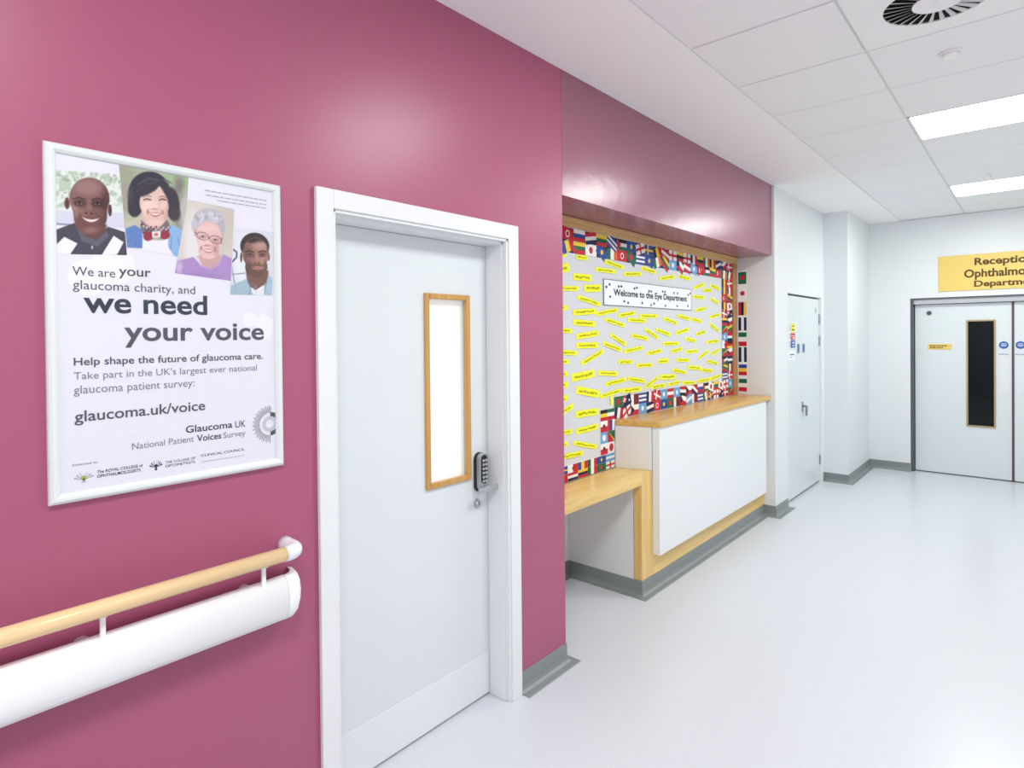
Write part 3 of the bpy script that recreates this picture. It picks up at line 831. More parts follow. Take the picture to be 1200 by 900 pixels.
def crest(bm, cy, cz, w, h, dark, accent):
    for s in (-1, 1):
        for k in range(4):
            an = math.radians(12 + 24 * k)
            l = w / 2 * (1 - 0.12 * k)
            u, v = s * l * math.cos(an), h * 0.55 * math.sin(an) - h * 0.1
            poly(bm, [(PX + 0.0006, cy + s * 0.003, cz - h * 0.2), (PX + 0.0006, cy + u, cz + v - 0.0015), (PX + 0.0006, cy + u * 0.9, cz + v + 0.0025)], dark)
    disc(bm, (PX + 0.0008, cy, cz - h * 0.05), w * 0.13, 'x', 16, accent)
    poly(bm, [(PX + 0.0008, cy - w * 0.10, cz - h * 0.45), (PX + 0.0008, cy + w * 0.10, cz - h * 0.45), (PX + 0.0008, cy + w * 0.03, cz - h * 0.1), (PX + 0.0008, cy - w * 0.03, cz - h * 0.1)], dark)
crest(bm, 0.427, 1.303, 0.044, 0.028, 1, 2)
crest(bm, 0.593, 1.306, 0.034, 0.030, 0, 0)
obj('crests', bm, ['ink1', 'ink3', 'green_logo'], sheet, smooth='keep')

# the portraits printed on the poster: soft shapes painted on a fine grid
class Canvas:
    def __init__(s, X, Y, seed):
        s.X, s.Y = X, Y
        s.C = np.zeros(X.shape + (3,))
        s.r = np.random.RandomState(seed)
        s.clip = None
    def fill(s, c): s.C[:] = c
    def put(s, m, c, a=1.0):
        m = np.clip(m, 0, 1)[..., None] * a
        if s.clip is not None: m = m * s.clip[..., None]
        s.C = s.C * (1 - m) + np.array(c, float) * m
    def ell(s, cx, cy, rx, ry, c, soft=0.12, rot=0.0, a=1.0, top=None, bot=None):
        k, n = math.cos(rot), math.sin(rot)
        dx, dy = s.X - cx, s.Y - cy
        u, v = (dx * k + dy * n) / rx, (-dx * n + dy * k) / ry
        m = (1 + soft / 2 - np.sqrt(u * u + v * v)) / soft
        m = np.clip(m, 0, 1)
        if top is not None: m = m * np.clip((s.Y - top) / 10 + .5, 0, 1)
        if bot is not None: m = m * np.clip((bot - s.Y) / 10 + .5, 0, 1)
        s.put(m, c, a)
    def face(s, *es):
        m = np.zeros(s.X.shape)
        for cx, cy, rx, ry in es:
            d = np.hypot((s.X - cx) / rx, (s.Y - cy) / ry)
            m = np.maximum(m, np.clip((1.04 - d) / .08, 0, 1))
        s.clip = m
    def poly(s, pts, c, soft=6.0, a=1.0):
        ins = np.zeros(s.X.shape, bool)
        dist = np.full(s.X.shape, 1e9)
        n = len(pts)
        for i in range(n):
            x0, y0 = pts[i]; x1, y1 = pts[(i + 1) % n]
            cr = ((y0 > s.Y) != (y1 > s.Y)) & (s.X < (x1 - x0) * (s.Y - y0) / ((y1 - y0) or 1e-9) + x0)
            ins ^= cr
            dx, dy = x1 - x0, y1 - y0
            tt = np.clip(((s.X - x0) * dx + (s.Y - y0) * dy) / (dx * dx + dy * dy + 1e-9), 0, 1)
            dist = np.minimum(dist, np.hypot(s.X - x0 - tt * dx, s.Y - y0 - tt * dy))
        sd = np.where(ins, dist, -dist)
        s.put(sd / soft + .5, c, a)
    def line(s, pts, w, c, a=1.0):
        dist = np.full(s.X.shape, 1e9)
        for (x0, y0), (x1, y1) in zip(pts, pts[1:]):
            dx, dy = x1 - x0, y1 - y0
            tt = np.clip(((s.X - x0) * dx + (s.Y - y0) * dy) / (dx * dx + dy * dy + 1e-9), 0, 1)
            dist = np.minimum(dist, np.hypot(s.X - x0 - tt * dx, s.Y - y0 - tt * dy))
        s.put((w / 2 - dist) / 5 + .5, c, a)
    def noise(s, scale):
        g = s.r.rand(64, 64)
        u, v = (s.X / scale) % 63, (s.Y / scale) % 63
        i, j = u.astype(int), v.astype(int)
        f, h = u - i, v - j
        f, h = f * f * (3 - 2 * f), h * h * (3 - 2 * h)
        return g[j, i] * (1 - f) * (1 - h) + g[j, i + 1] * f * (1 - h) + g[j + 1, i] * (1 - f) * h + g[j + 1, i + 1] * f * h
    def grain(s, mask_scale, c, lo, a, top=None, bot=None):
        m = np.clip((s.noise(mask_scale) * .6 + s.noise(mask_scale / 2.3) * .4 - lo) * 5, 0, 1)
        if top is not None: m = m * np.clip((s.Y - top) / 30 + .5, 0, 1)
        if bot is not None: m = m * np.clip((bot - s.Y) / 30 + .5, 0, 1)
        s.put(m, c, a)

def smile(c, cx, cy, w, h, lip, tilt=0.0, teeth=(238, 232, 230)):
    """A curved smile: lip shape, then the teeth inside it."""
    def arc(w_, top, bot):
        n = 10
        up = [(cx - w_ + 2 * w_ * k / n, cy + top * (1 - (2 * k / n - 1) ** 2) + tilt * (2 * k / n - 1) * w_) for k in range(n + 1)]
        dn = [(cx + w_ - 2 * w_ * k / n, cy + bot * (1 - (2 * k / n - 1) ** 2) + tilt * (1 - 2 * k / n) * w_) for k in range(1, n)]
        return up + dn
    c.poly(arc(w * 1.15, h * 0.15, h * 1.45), lip, 9)
    c.poly(arc(w, h * 0.42, h), teeth, 6, .95)
    for s_ in (-1, 1):
        c.ell(cx + s_ * w * 1.22, cy + s_ * tilt * w, w * .16, h * .8, tuple(v * .82 for v in lip), .9, 0, .6)

def eye(c, x, y, w, lid, white=(214, 204, 200), iris=(40, 28, 28), smiling=False):
    c.ell(x, y, w * 1.25, w * .62, tuple(v * 1.35 for v in lid), .9, 0, .5)
    if not smiling:
        c.ell(x, y, w * .85, w * .30, white, .4, 0, .8)
    c.ell(x, y, w * .34, w * .30, iris, .5)
    c.line([(x - w * .9, y + w * .12), (x - w * .4, y - w * .25), (x + w * .3, y - w * .28), (x + w * .9, y + w * .10)], w * .2, lid, .9)

def paint1(c):
    c.fill((236, 233, 243))
    c.poly([(20, 180), (300, 215), (540, 235), (560, 520), (20, 490)], (226, 233, 228), 25)
    c.grain(52, (168, 186, 160), .46, .7, 195, 470); c.grain(30, (132, 150, 130), .60, .6, 205, 450)
    c.poly([(20, 490), (570, 510), (570, 630), (20, 600)], (214, 214, 230), 16)
    c.line([(30, 590), (180, 600)], 12, (122, 126, 150), .8)
    c.poly([(20, 640), (110, 605), (170, 585), (250, 690), (330, 700), (420, 615), (500, 640), (585, 670), (585, 850), (20, 850)], (74, 70, 84), 8)
    c.poly([(196, 590), (415, 600), (390, 680), (320, 712), (230, 690)], (104, 72, 70), 14)
    c.poly([(180, 600), (240, 680), (330, 716), (410, 650), (430, 690), (340, 765), (220, 720)], (98, 94, 110), 12)
    c.ell(116, 440, 20, 44, (118, 78, 75)); c.ell(116, 442, 9, 28, (80, 50, 50), .7)
    c.ell(438, 490, 15, 46, (80, 54, 54))
    c.ell(284, 400, 150, 156, (118, 80, 77), .08)
    c.ell(288, 540, 124, 136, (112, 75, 72), .10)
    c.poly([(136, 400), (432, 400), (410, 560), (168, 540)], (115, 78, 75), 14)
    c.face((284, 400, 148, 154), (288, 540, 122, 134))
    c.ell(262, 318, 120, 70, (160, 124, 124), .95, 0, .8)
    c.ell(410, 450, 46, 150, (76, 50, 50), .95, .1, .75)
    c.ell(166, 470, 30, 70, (172, 142, 142), .95, 0, .7)
    c.ell(214, 510, 46, 36, (150, 112, 108), .95, 0, .7); c.ell(356, 515, 40, 34, (122, 84, 80), .95, 0, .7)
    c.ell(280, 462, 22, 60, (150, 112, 108), .9, 0, .7)
    c.line([(160, 408), (200, 394), (246, 408)], 11, (62, 42, 44), .8); c.line([(302, 410), (345, 398), (388, 412)], 11, (54, 36, 38), .8)
    c.ell(205, 436, 46, 26, (84, 54, 54), .9, 0, .8); c.ell(343, 440, 46, 26, (70, 46, 46), .9, 0, .8)
    eye(c, 206, 437, 30, (40, 26, 28), (176, 160, 158)); eye(c, 340, 441, 30, (36, 24, 26), (160, 146, 146))
    c.ell(274, 502, 36, 18, (128, 90, 86), .8); c.ell(256, 512, 12, 6, (60, 38, 38), .7); c.ell(294, 513, 12, 6, (58, 36, 36), .7)
    c.line([(226, 510), (206, 552)], 7, (82, 54, 54), .6); c.line([(332, 512), (366, 560)], 7, (70, 46, 46), .6)
    smile(c, 290, 545, 66, 34, (122, 74, 74), .06)
    c.ell(286, 640, 54, 24, (146, 112, 110), .95, 0, .7)
    c.clip = None
    c.poly([(95, 686), (190, 738), (136, 818), (20, 850), (20, 760)], (240, 239, 247), 6)
    c.poly([(466, 685), (546, 738), (492, 834), (370, 834)], (240, 239, 247), 6)
    c.ell(300, 770, 8, 14, (176, 176, 190), .5)

def paint2(c):
    c.fill((178, 184, 162))
    c.ell(560, 320, 90, 240, (166, 158, 146), .8); c.ell(980, 240, 120, 90, (158, 186, 142), .8); c.ell(960, 430, 50, 220, (132, 124, 118), .7)
    c.ell(1020, 500, 60, 160, (186, 186, 178), .7); c.ell(620, 560, 90, 70, (198, 190, 174), .7)
    c.grain(46, (156, 178, 138), .5, .45)
    c.ell(735, 345, 152, 146, (58, 54, 66), .08); c.ell(634, 430, 58, 108, (56, 52, 64), .2, .1); c.ell(905, 440, 58, 130, (62, 57, 68), .2, -.15)
    c.ell(600, 380, 26, 60, (70, 66, 78), .8); c.ell(930, 520, 40, 50, (66, 60, 70), .7); c.ell(620, 490, 40, 40, (58, 52, 62), .6)
    c.poly([(690, 540), (860, 560), (850, 700), (700, 690)], (206, 164, 150), 14)
    c.ell(772, 430, 112, 130, (226, 192, 180), .10, -.06); c.ell(778, 520, 94, 92, (226, 190, 178), .12)
    c.face((772, 430, 112, 130), (778, 520, 94, 92))
    c.ell(728, 450, 54, 60, (242, 216, 206), .95, 0, .8); c.ell(850, 470, 34, 50, (236, 204, 194), .95, 0, .7); c.ell(870, 520, 26, 80, (196, 154, 142), .9, .15, .7)
    c.clip = None
    c.poly([(600, 420), (628, 280), (720, 220), (830, 270), (810, 300), (778, 338), (722, 372), (660, 392), (650, 440)], (58, 54, 66), 14)
    c.poly([(795, 270), (870, 320), (912, 440), (890, 500), (862, 390), (820, 320)], (60, 55, 67), 14)
    c.line([(650, 300), (720, 250), (800, 262)], 16, (92, 88, 102), .5); c.line([(640, 350), (700, 290), (780, 280)], 10, (84, 80, 94), .5); c.ell(870, 270, 36, 12, (110, 106, 118), .8, .4, .7)
    c.line([(684, 390), (716, 380), (748, 388)], 7, (110, 84, 82), .7); c.line([(806, 388), (836, 382), (862, 396)], 7, (110, 84, 82), .7)
    for x in (717, 834):
        c.ell(x, 408, 34, 14, (206, 166, 156), .9, 0, .8)
        c.line([(x - 26, 412), (x - 4, 403), (x + 24, 412)], 8, (62, 46, 50), .9)
    c.ell(770, 462, 24, 26, (238, 208, 198), .9, 0, .7); c.ell(770, 480, 30, 8, (192, 142, 132), .8, 0, .7)
    c.line([(734, 478), (712, 512)], 5, (200, 154, 144), .6); c.line([(812, 480), (846, 516)], 5, (196, 150, 140), .6)
    smile(c, 776, 502, 46, 26, (194, 116, 114), .06)
    c.ell(778, 582, 50, 20, (236, 204, 194), .95, 0, .7)
    c.poly([(560, 622), (625, 596), (690, 640), (690, 775), (575, 760)], (98, 132, 192), 8); c.grain(26, (70, 100, 164), .58, .35, 620)
    c.poly([(860, 640), (905, 600), (1000, 650), (1060, 700), (1060, 880), (900, 850), (868, 800)], (142, 178, 222), 8)
    c.poly([(682, 660), (720, 710), (830, 720), (880, 660), (872, 800), (930, 850), (560, 800), (575, 762), (682, 772)], (236, 233, 244), 8)
    c.poly([(672, 560), (730, 620), (800, 632), (870, 560), (892, 620), (860, 680), (700, 672), (668, 620)], (122, 106, 112), 10)
    for i in range(26):
        x, y = 676 + (i * 37) % 205, 596 + (i * 23) % 76
        if y > 612 or x < 716 or x > 846:
            c.ell(x, y, 9, 6, (206, 196, 202) if i % 2 else (74, 64, 70), .6, i)
    c.ell(724, 682, 36, 36, (150, 54, 70), .3); c.ell(850, 678, 40, 34, (150, 54, 70), .3)
    c.poly([(752, 650), (818, 648), (816, 692), (756, 694)], (238, 226, 226), 6); c.ell(784, 672, 16, 12, (196, 110, 116), .6)
    c.line([(905, 690), (890, 820)], 6, (92, 128, 178), .8); c.line([(950, 700), (985, 830)], 6, (92, 128, 178), .8)
    c.poly([(700, 724), (850, 726), (940, 870), (560, 870), (572, 764), (680, 776)], (237, 234, 245), 8)

def paint3(c):
    c.fill((214, 207, 200)); c.ell(480, 330, 110, 240, (203, 194, 184), .8); c.ell(230, 500, 60, 220, (228, 224, 226), .9)
    c.ell(345, 306, 112, 86, (190, 186, 196), .16); c.ell(262, 350, 44, 70, (196, 192, 202), .25); c.ell(438, 360, 34, 84, (182, 178, 188), .25)
    c.poly([(256, 580), (300, 560), (420, 560), (446, 590), (380, 690), (320, 690)], (206, 164, 162), 12)
    c.ell(348, 430, 96, 112, (228, 188, 186), .10, -.04); c.ell(346, 528, 80, 74, (226, 184, 182), .12)
    c.face((348, 430, 96, 112), (346, 528, 80, 74))
    c.ell(296, 502, 40, 40, (240, 204, 202), .95, 0, .8); c.ell(412, 520, 34, 70, (196, 152, 152), .95, 0, .6); c.ell(345, 372, 70, 26, (238, 206, 204), .95, 0, .6)
    c.clip = None
    for i in range(70):
        a = i * 2.4
        c.ell(345 + 104 * math.cos(a) * (.55 + .45 * ((i * 7) % 10) / 10), 300 - 66 * abs(math.sin(a)) * (.45 + .55 * ((i * 3) % 10) / 10) + 14, 26, 9, ((222, 220, 228), (160, 156, 168), (198, 194, 204))[i % 3], .9, i, .6)
    c.ell(246, 404, 9, 32, (214, 170, 168)); c.ell(443, 465, 8, 28, (190, 144, 142))
    c.line([(266, 396), (322, 404)], 7, (176, 152, 156), .6); c.line([(370, 424), (432, 430)], 7, (176, 152, 156), .6)
    eye(c, 302, 434, 22, (120, 88, 90), (222, 206, 206), (90, 70, 76)); eye(c, 396, 458, 22, (120, 88, 90), (214, 198, 198), (90, 70, 76))
    for x, y, w in ((301, 430, 44), (398, 456, 46)):
        for k in range(18):
            a0, a1 = k * math.tau / 18, (k + 1) * math.tau / 18
            c.line([(x + w * math.cos(a0), y + 28 * math.sin(a0) + 8 * math.cos(a0)), (x + w * math.cos(a1), y + 28 * math.sin(a1) + 8 * math.cos(a1))], 6, (128, 108, 116), .75)
    c.line([(246, 402), (260, 414)], 7, (110, 96, 102)); c.line([(344, 440), (354, 446)], 6, (110, 96, 102)); c.line([(442, 456), (450, 446)], 7, (110, 96, 102))
    c.ell(338, 480, 22, 22, (238, 196, 192), .8); c.ell(332, 500, 26, 8, (186, 136, 136), .8, 0, .8)
    c.line([(296, 500), (282, 540)], 5, (198, 152, 150), .7); c.line([(376, 510), (404, 552)], 5, (186, 140, 140), .7)
    smile(c, 342, 524, 44, 22, (192, 124, 128), .10)
    c.ell(346, 586, 40, 14, (236, 198, 196), .9, 0, .7)
    c.poly([(60, 660), (120, 610), (232, 585), (290, 650), (360, 672), (420, 640), (450, 566), (530, 600), (540, 790), (60, 730)], (172, 142, 198), 8)
    c.ell(300, 720, 120, 16, (156, 122, 184), .9, .1, .5); c.ell(130, 660, 24, 40, (200, 178, 218), .9); c.grain(30, (154, 122, 184), .6, .3, 610)
    c.line([(236, 590), (292, 656), (362, 678), (424, 644), (452, 572)], 8, (196, 170, 214), .8)
    c.line([(262, 566), (284, 640)], 5, (240, 236, 236), .6)

def paint4(c):
    c.fill((216, 221, 230)); c.ell(600, 620, 60, 240, (228, 231, 238), .9)
    c.line([(536, 532), (562, 552), (560, 590), (524, 628)], 12, (82, 88, 106)); c.line([(520, 716), (620, 708)], 9, (150, 156, 170)); c.line([(524, 650), (545, 780)], 10, (140, 146, 160), .7)
    c.poly([(628, 690), (800, 690), (800, 770), (720, 850), (640, 800)], (122, 86, 78), 10)
    c.ell(697, 505, 110, 102, (60, 49, 49), .08)
    c.ell(594, 590, 9, 38, (116, 82, 76)); c.ell(803, 585, 9, 32, (134, 96, 88))
    c.ell(703, 560, 100, 118, (152, 112, 102), .09); c.ell(708, 660, 84, 84, (144, 104, 94), .10)
    c.face((703, 560, 98, 116), (708, 660, 84, 84))
    c.ell(690, 420, 130, 62, (58, 47, 48), .25); c.ell(606, 490, 14, 56, (64, 52, 52), .8); c.ell(798, 490, 12, 56, (60, 50, 50), .8)
    c.ell(738, 500, 50, 34, (190, 154, 142), .95, 0, .8); c.ell(636, 610, 36, 120, (108, 76, 70), .95, 0, .75); c.ell(756, 610, 30, 34, (188, 144, 132), .95, 0, .75); c.ell(660, 610, 26, 26, (164, 122, 112), .95, 0, .6)
    c.ell(712, 712, 82, 44, (92, 69, 64), .9, 0, .75); c.ell(642, 672, 22, 56, (88, 66, 62), .95, .2, .7); c.ell(784, 668, 18, 56, (98, 73, 68), .95, -.2, .7)
    c.ell(716, 650, 54, 8, (96, 70, 66), .8, 0, .8)
    c.line([(628, 548), (655, 540), (686, 550)], 9, (50, 38, 40), .9); c.line([(724, 548), (752, 540), (780, 546)], 9, (50, 38, 40), .9)
    c.ell(660, 572, 30, 16, (112, 80, 74), .9, 0, .7); c.ell(752, 570, 30, 16, (112, 80, 74), .9, 0, .7)
    eye(c, 661, 573, 20, (46, 34, 34), (206, 194, 190)); eye(c, 751, 571, 20, (46, 34, 34), (206, 194, 190))
    c.ell(712, 600, 14, 36, (178, 136, 124), .9, 0, .8); c.ell(712, 626, 28, 12, (156, 114, 102), .8); c.ell(698, 634, 9, 5, (86, 60, 56), .7); c.ell(726, 634, 9, 5, (86, 60, 56), .7)
    c.ell(722, 668, 42, 13, (188, 130, 122), .6, -.05); c.line([(684, 664), (722, 669), (762, 660)], 4, (112, 74, 70))
    c.ell(722, 688, 20, 7, (120, 88, 82), .8)
    c.clip = None
    c.poly([(500, 806), (560, 780), (628, 752), (668, 830), (700, 880), (500, 880)], (164, 188, 204), 7)
    c.poly([(800, 722), (838, 752), (838, 880), (740, 880), (770, 820)], (170, 194, 212), 7)
    c.poly([(650, 806), (700, 838), (760, 800), (772, 880), (690, 880)], (232, 233, 240), 7)
    c.line([(640, 760), (664, 830), (650, 868)], 7, (112, 138, 158), .9); c.line([(796, 740), (776, 820), (770, 868)], 7, (112, 138, 158), .9)
    c.grain(22, (140, 166, 186), .6, .4, 770)

for key, fn, seed, lb in (('p1', paint1, 3, 'portrait of a smiling bald man'), ('p2', paint2, 5, 'portrait of a smiling woman with short dark hair'), ('p3', paint3, 7, 'portrait of a woman with grey hair and glasses'), ('p4', paint4, 9, 'portrait of a man with a short beard')):
    ph = PHOTOS[key]
    q = np.array(ph['c'])    # TL TR BR BL
    n, m_ = 150, 180
    S, Tt = np.meshgrid(np.linspace(0, 1, n), np.linspace(0, 1, m_))
    P = ((1 - S) * (1 - Tt))[..., None] * q[0] + (S * (1 - Tt))[..., None] * q[1] + (S * Tt)[..., None] * q[2] + ((1 - S) * Tt)[..., None] * q[3]
    A = np.array(ph['A'])
    cv = Canvas(A[0, 0] * P[..., 0] + A[0, 1] * P[..., 1] + A[0, 2], A[1, 0] * P[..., 0] + A[1, 1] * P[..., 1] + A[1, 2], seed)
    fn(cv)
    cv.C = np.clip(cv.C * 0.945 + 2, 0, 255)
    off = origin_of(t)
    dep = PX + 0.0005 + 0.0001 * seed / 3
    verts = [(dep - off.x, a - off.y, b - off.z) for a, b in P.reshape(-1, 2)]
    idx = np.arange(n * m_).reshape(m_, n)
    faces = [(int(idx[j + 1, i]), int(idx[j + 1, i + 1]), int(idx[j, i + 1]), int(idx[j, i])) for j in range(m_ - 1) for i in range(n - 1)]
    me = bpy.data.meshes.new('portrait_photo')
    me.from_pydata(verts, [], faces)
    ca = me.color_attributes.new('print', 'FLOAT_COLOR', 'POINT')
    L = cv.C.reshape(-1, 3) / 255
    L = np.where(L <= .04045, L / 12.92, ((L + .055) / 1.055) ** 2.4)
    ca.data.foreach_set('color', np.c_[L, np.ones(len(L))].astype(np.float32).ravel())
    me.materials.append(M['photo'])
    o = link('portrait_photo', me)
    o.parent = sheet
    o['label'] = lb

# ------------------------------------------------------------------ handrail with bump guard
t = thing('handrail', (0.0, 0.2, 0.77), 'beech handrail over a white plastic bump guard, on the magenta wall below the poster', 'handrail')
RX, RZ, RR = 0.084, 0.994, 0.0215
Y0 = -0.7
bm = B(); cyl(bm, (RX, Y0, RZ), (RX, 0.925, RZ), RR, 32); obj('rail', bm, 'beech', t)
bm = B()
path = [(RX, 0.922, RZ), (RX, 0.935, RZ)] + [(RX - 0.034 * (1 - math.cos(a)), 0.935 + 0.034 * math.sin(a), RZ) for a in [math.pi / 2 * k / 8 for k in range(1, 9)]] + [(0.02, 0.969, RZ), (0.0005, 0.969, RZ)]
tube(bm, path, [RR + 0.0015] * (len(path) - 1) + [RR + 0.004], 24); obj('end_cap', bm, 'cap', t)
prof = [(0.050, 0.920), (0.066, 0.916), (0.078, 0.905), (0.086, 0.887), (0.089, 0.860), (0.087, 0.832), (0.080, 0.806), (0.068, 0.790), (0.050, 0.781)]
inner = [(a - 0.003, 0.856 + (b - 0.856) * 0.965) for a, b in prof]
loop = prof + inner[::-1]
def loft(bm, rings, closed=True, caps=True):
    R = [[bm.verts.new(p) for p in r] for r in rings]
    n = len(R[0])
    for i in range(len(R) - 1):
        for k in range(n if closed else n - 1):
            f = bm.faces.new((R[i][k], R[i][(k + 1) % n], R[i + 1][(k + 1) % n], R[i + 1][k]))
            f.smooth = True
    if caps:
        bm.faces.new(R[0]); bm.faces.new(R[-1][::-1])
GE = 0.934
bm = B(); loft(bm, [[(a, Y0, b) for a, b in loop], [(a, GE - 0.0012, b) for a, b in loop]]); obj('bump_guard', bm, 'guard', t)
bm = B()
rings = [[(a + 0.0004, GE, b) for a, b in loop]]
for k in range(0, 13):
    an = math.pi / 2 * k / 12
    rings.append([(max(0.0006, (a + 0.0004) * math.cos(an)), GE + 0.004 + (a + 0.0004) * 0.76 * math.sin(an), b) for a, b in loop])
loft(bm, rings); obj('guard_end_cap', bm, 'guard', t)
for y in (-0.375, 0.035, 0.447, 0.862):
    bm = B(); box(bm, (RX - 0.02, y - 0.006, 0.86), (RX - 0.010, y + 0.006, RZ - 0.012), 0.002); box(bm, (RX - 0.02, y - 0.006, RZ - 0.024), (RX + 0.004, y + 0.006, RZ - 0.0150), 0.002)
    obj('bracket_post', bm, 'guard', t)
    bm = B(); cyl(bm, (0.0005, y - 0.03, 0.886), (RX - 0.024, y - 0.03, 0.886), 0.022, 20); obj('wall_mount', bm, 'cap', t)

# ------------------------------------------------------------------ signs and stickers
t = thing('reception_sign', (1.51, YF, 2.112), 'gold sign with brown lettering above the far double doors', 'sign')
bm = B(); box(bm, (0.923, YF - 0.012, 2.112), (2.10, YF - 0.001, 2.512), 0.002); panel = obj('sign_panel', bm, 'gold', t)
for s, u0, u1, z0, z1 in (('Reception', 1.246, 1.735, 2.362, 2.468), ('Ophthalmology', 1.155, 1.862, 2.225, 2.345), ('Department', 1.242, 1.80, 2.126, 2.216)):
    obj('lettering', text_bm(s, 'y', YF - 0.0128, u0, u1, z0, z1, 0.03), 'goldink', panel, smooth='keep')
t = thing('door_plaque', (0.92, FY, 1.44), 'small gold plaque on the left leaf of the far double doors', 'plaque')
bm = B(); box(bm, (0.814, FY - 0.005, 1.444), (1.036, FY - 0.0004, 1.508), 0.001, seg=1); panel = obj('plaque_plate', bm, 'gold', t)
bm = B()
for z, a, b in ((1.487, 0.83, 0.99), (1.464, 0.83, 0.955)):
    x = a
    while x < b:
        l = rng.uniform(0.012, 0.03); box(bm, (x, FY - 0.0056, z - 0.006), (min(x + l, b), FY - 0.0048, z + 0.006)); x += l + 0.005
obj('lettering', bm, 'goldink', panel)
for xc, lb in ((1.49, 'round blue fire door sticker on the left leaf, beside its dark glass panel'), (1.628, 'round blue fire door sticker on the right leaf, at the picture edge')):
    t = thing('fire_door_sticker', (xc, FY, 1.46), lb, 'sticker', 'blue fire door stickers')
    bm = B(); cyl(bm, (xc, FY - 0.0004, 1.497), (xc, FY - 0.002, 1.497), 0.041, 32, smooth=False); disc_o = obj('sticker_disc', bm, 'blue', t)
    bm = B()
    for z, w in ((1.512, 0.02), (1.498, 0.028), (1.484, 0.02)):
        box(bm, (xc - w, FY - 0.0026, z - 0.003), (xc + w, FY - 0.0019, z + 0.003))
    obj('lettering', bm, 'pale', disc_o)
    x = xc - 0.042
    bm = B()
    while x < xc + 0.04:
        l = rng.uniform(0.01, 0.022); box(bm, (x, FY - 0.0012, 1.388), (min(x + l, xc + 0.044), FY - 0.0003, 1.402)); x += l + 0.004
    o = obj('door_lettering', bm, 'ink3'); tag(o, 'grey lettering line under the blue sticker on the %s far door leaf' % ('left' if xc < 1.5 else 'right'), 'lettering', 'grey lettering lines on the far doors')
def sticker(name, m, y0, y1, z0, z1, label, cat, marks):
    t = thing(name, (CX, (y0 + y1) / 2, z0), label, cat)
    bm = B(); box(bm, (CX + 0.0003, y0, z0), (CX + 0.0018, y1, z1)); obj('sticker_sheet', bm, m, t)
    bm = B()
    for a, b, c, e in marks:
        box(bm, (CX + 0.0015, y0 + a * (y1 - y0), z0 + c * (z1 - z0)), (CX + 0.0022, y0 + b * (y1 - y0), z0 + e * (z1 - z0)))
    return t, bm
t, bm = sticker('warning_sticker', 's_yellow', 6.375, 6.505, 1.658, 1.745, 'yellow warning sticker on the cupboard door, topmost of the three', 'sticker', ((.35, .65, .62, .78), (.2, .8, .2, .34))); obj('lettering', bm, 'blackink', t)
t, bm = sticker('warning_sticker', 's_red', 6.365, 6.505, 1.585, 1.650, 'red sticker on the cupboard door, between the yellow and the blue ones', 'sticker', ((.1, .9, .52, .62), (.45, .85, .12, .36))); obj('lettering', bm, 'pale', t)
t, bm = sticker('warning_sticker', 's_blue', 6.365, 6.505, 1.505, 1.580, 'blue sticker on the cupboard door, lowest of the three', 'sticker', ((.35, .75, .55, .8), (.35, .85, .2, .35))); obj('lettering', bm, 'pale', t)
t, bm = sticker('paper_notice', 'signpaper', 6.30, 6.49, 1.385, 1.475, 'small white notice taped under the coloured stickers on the cupboard door', 'notice', ((.12, .88, .52, .66), (.2, .6, .26, .34))); obj('lettering', bm, 'greyink', t)
for z in (1.70, 1.617, 1.54):
    bm = B()
    for j in range(3): box(bm, (CX + 0.0002, 6.318, z - 0.024 + j * 0.02), (CX + 0.001, 6.352, z - 0.014 + j * 0.02))
    o = obj('sticker_caption', bm, 'ink3'); tag(o, 'grey caption print left of the %s sticker on the cupboard door' % {1.70: 'yellow', 1.617: 'red', 1.54: 'blue'}[z], 'caption', 'captions beside the cupboard stickers')

# ------------------------------------------------------------------ ceiling fittings
LX0, LX1 = GX + 0.603 + 0.004, GX + 2 * 0.603 - 0.004
LL = {7: 'square white light panel in the ceiling, the far one nearest the double doors', 3: 'square white light panel in the ceiling, the larger one just beyond the round-topped detector',
      -1: 'square ceiling light panel just before the air vent, above the picture', -5: 'unseen square ceiling light panel added directly over the poster end of the corridor', -9: 'unseen square ceiling light panel added at the very near end of the corridor'}
for k in LIGHT_ROWS:  # the first two panels are unseen, added for light in the near zone
    y0, y1 = G0 + k * GT + 0.004, G0 + (k + 1) * GT - 0.004
    t = thing('ceiling_light', ((LX0 + LX1) / 2, (y0 + y1) / 2, H), LL[k], 'ceiling light', 'ceiling light panels')
    bm = B()
    for a, b in (((LX0, y0), (LX0 + 0.012, y1)), ((LX1 - 0.012, y0), (LX1, y1)), ((LX0, y0), (LX1, y0 + 0.012)), ((LX0, y1 - 0.012), (LX1, y1))):
        box(bm, (*a, H + 0.0005), (*b, H + 0.0079), 0.001, seg=1)
    obj('light_frame', bm, 'vent', t)
    bm = B(); poly(bm, [(LX0 + 0.012, y0 + 0.012, H + 0.003), (LX0 + 0.012, y1 - 0.012, H + 0.003), (LX1 - 0.012, y1 - 0.012, H + 0.003), (LX1 - 0.012, y0 + 0.012, H + 0.003)])
    obj('light_diffuser', bm, 'lens', t, smooth='keep')
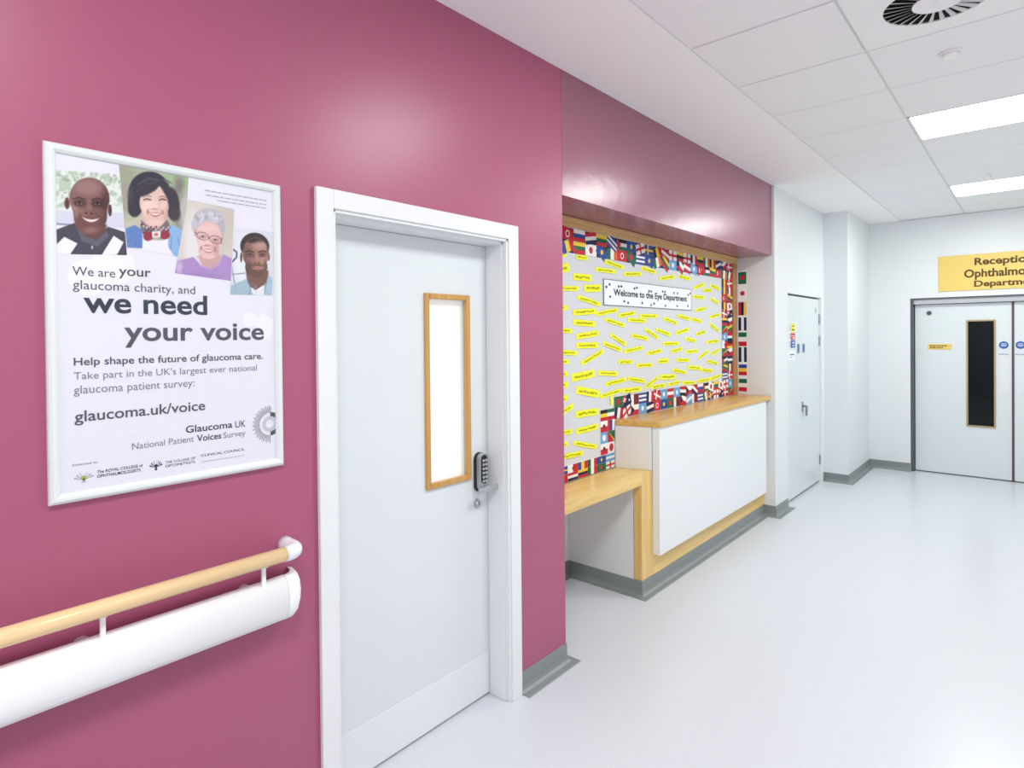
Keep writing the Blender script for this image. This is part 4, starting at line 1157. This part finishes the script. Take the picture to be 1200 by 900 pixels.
# swirl vent
vx, vy = (LX0 + LX1) / 2, G0 + GT / 2
t = thing('ceiling_vent', (vx, vy, H), 'round swirl air vent in a square white ceiling plate', 'vent')
bm = B()
N = 48
R0 = 0.184
ring = [bm.verts.new((vx + R0 * math.cos(k * math.tau / N), vy + R0 * math.sin(k * math.tau / N), H + 0.002)) for k in range(N)]
up = [bm.verts.new((vx + R0 * math.cos(k * math.tau / N), vy + R0 * math.sin(k * math.tau / N), H + 0.0075)) for k in range(N)]
hw = 0.2955
sq = []
for k in range(N):
    a = k * math.tau / N
    c, s = math.cos(a), math.sin(a)
    m_ = hw / max(abs(c), abs(s))
    sq.append(bm.verts.new((vx + c * m_, vy + s * m_, H + 0.002)))
for k in range(N):
    j = (k + 1) % N
    bm.faces.new((ring[k], ring[j], sq[j], sq[k]))
    bm.faces.new((ring[j], ring[k], up[k], up[j]))
obj('vent_plate', bm, 'vent', t)
bm = B(); cyl(bm, (vx, vy, H + 0.0079), (vx, vy, H + 0.0073), R0, 48); obj('vent_throat', bm, 'dark', t)
bm = B(); cyl(bm, (vx, vy, H + 0.0072), (vx, vy, H - 0.001), 0.084, 40); cyl(bm, (vx, vy, H - 0.001), (vx, vy, H - 0.003), 0.012, 16); obj('vent_hub', bm, 'vent', t)
for k in range(28):
    a = k * math.tau / 28
    ca, sa = math.cos(a), math.sin(a)
    bm = B()
    def vp(r, w, z): return (vx + ca * r - sa * w, vy + sa * r + ca * w, H + z)
    v = [vp(0.083, -0.0042, 0.0070), vp(0.083, 0.0030, 0.0012), vp(R0, 0.0085, 0.0012), vp(R0, -0.0095, 0.0070)]
    w_ = [(x, y, z - 0.0008) for x, y, z in v]
    A_ = [bm.verts.new(p) for p in v]; C_ = [bm.verts.new(p) for p in w_]
    bm.faces.new(A_); bm.faces.new(C_[::-1])
    for i in range(4): bm.faces.new((A_[i], A_[(i + 1) % 4], C_[(i + 1) % 4], C_[i]))
    obj('vane', bm, 'vane', t)
t = thing('smoke_detector', (1.455, 3.63, H), 'small white detector on the tile beyond the air vent', 'detector')
bm = B(); cyl(bm, (1.455, 3.63, H + 0.003), (1.455, 3.63, H - 0.008), 0.046, 32); obj('base', bm, 'vent', t)
bm = B(); cyl(bm, (1.455, 3.63, H - 0.008), (1.455, 3.63, H - 0.026), 0.036, 32, r2=0.028); obj('sensor_head', bm, 'guard', t)
t = thing('ceiling_sensor', (1.472, 6.653, H), 'tiny white sensor in the ceiling between the two light panels', 'sensor')
bm = B(); cyl(bm, (1.472, 6.653, H + 0.003), (1.472, 6.653, H - 0.010), 0.024, 24); obj('base', bm, 'guard', t)
bm = B(); cyl(bm, (1.472, 6.653, H - 0.010), (1.472, 6.653, H - 0.028), 0.012, 16, r2=0.007); obj('lens', bm, 'cap', t)
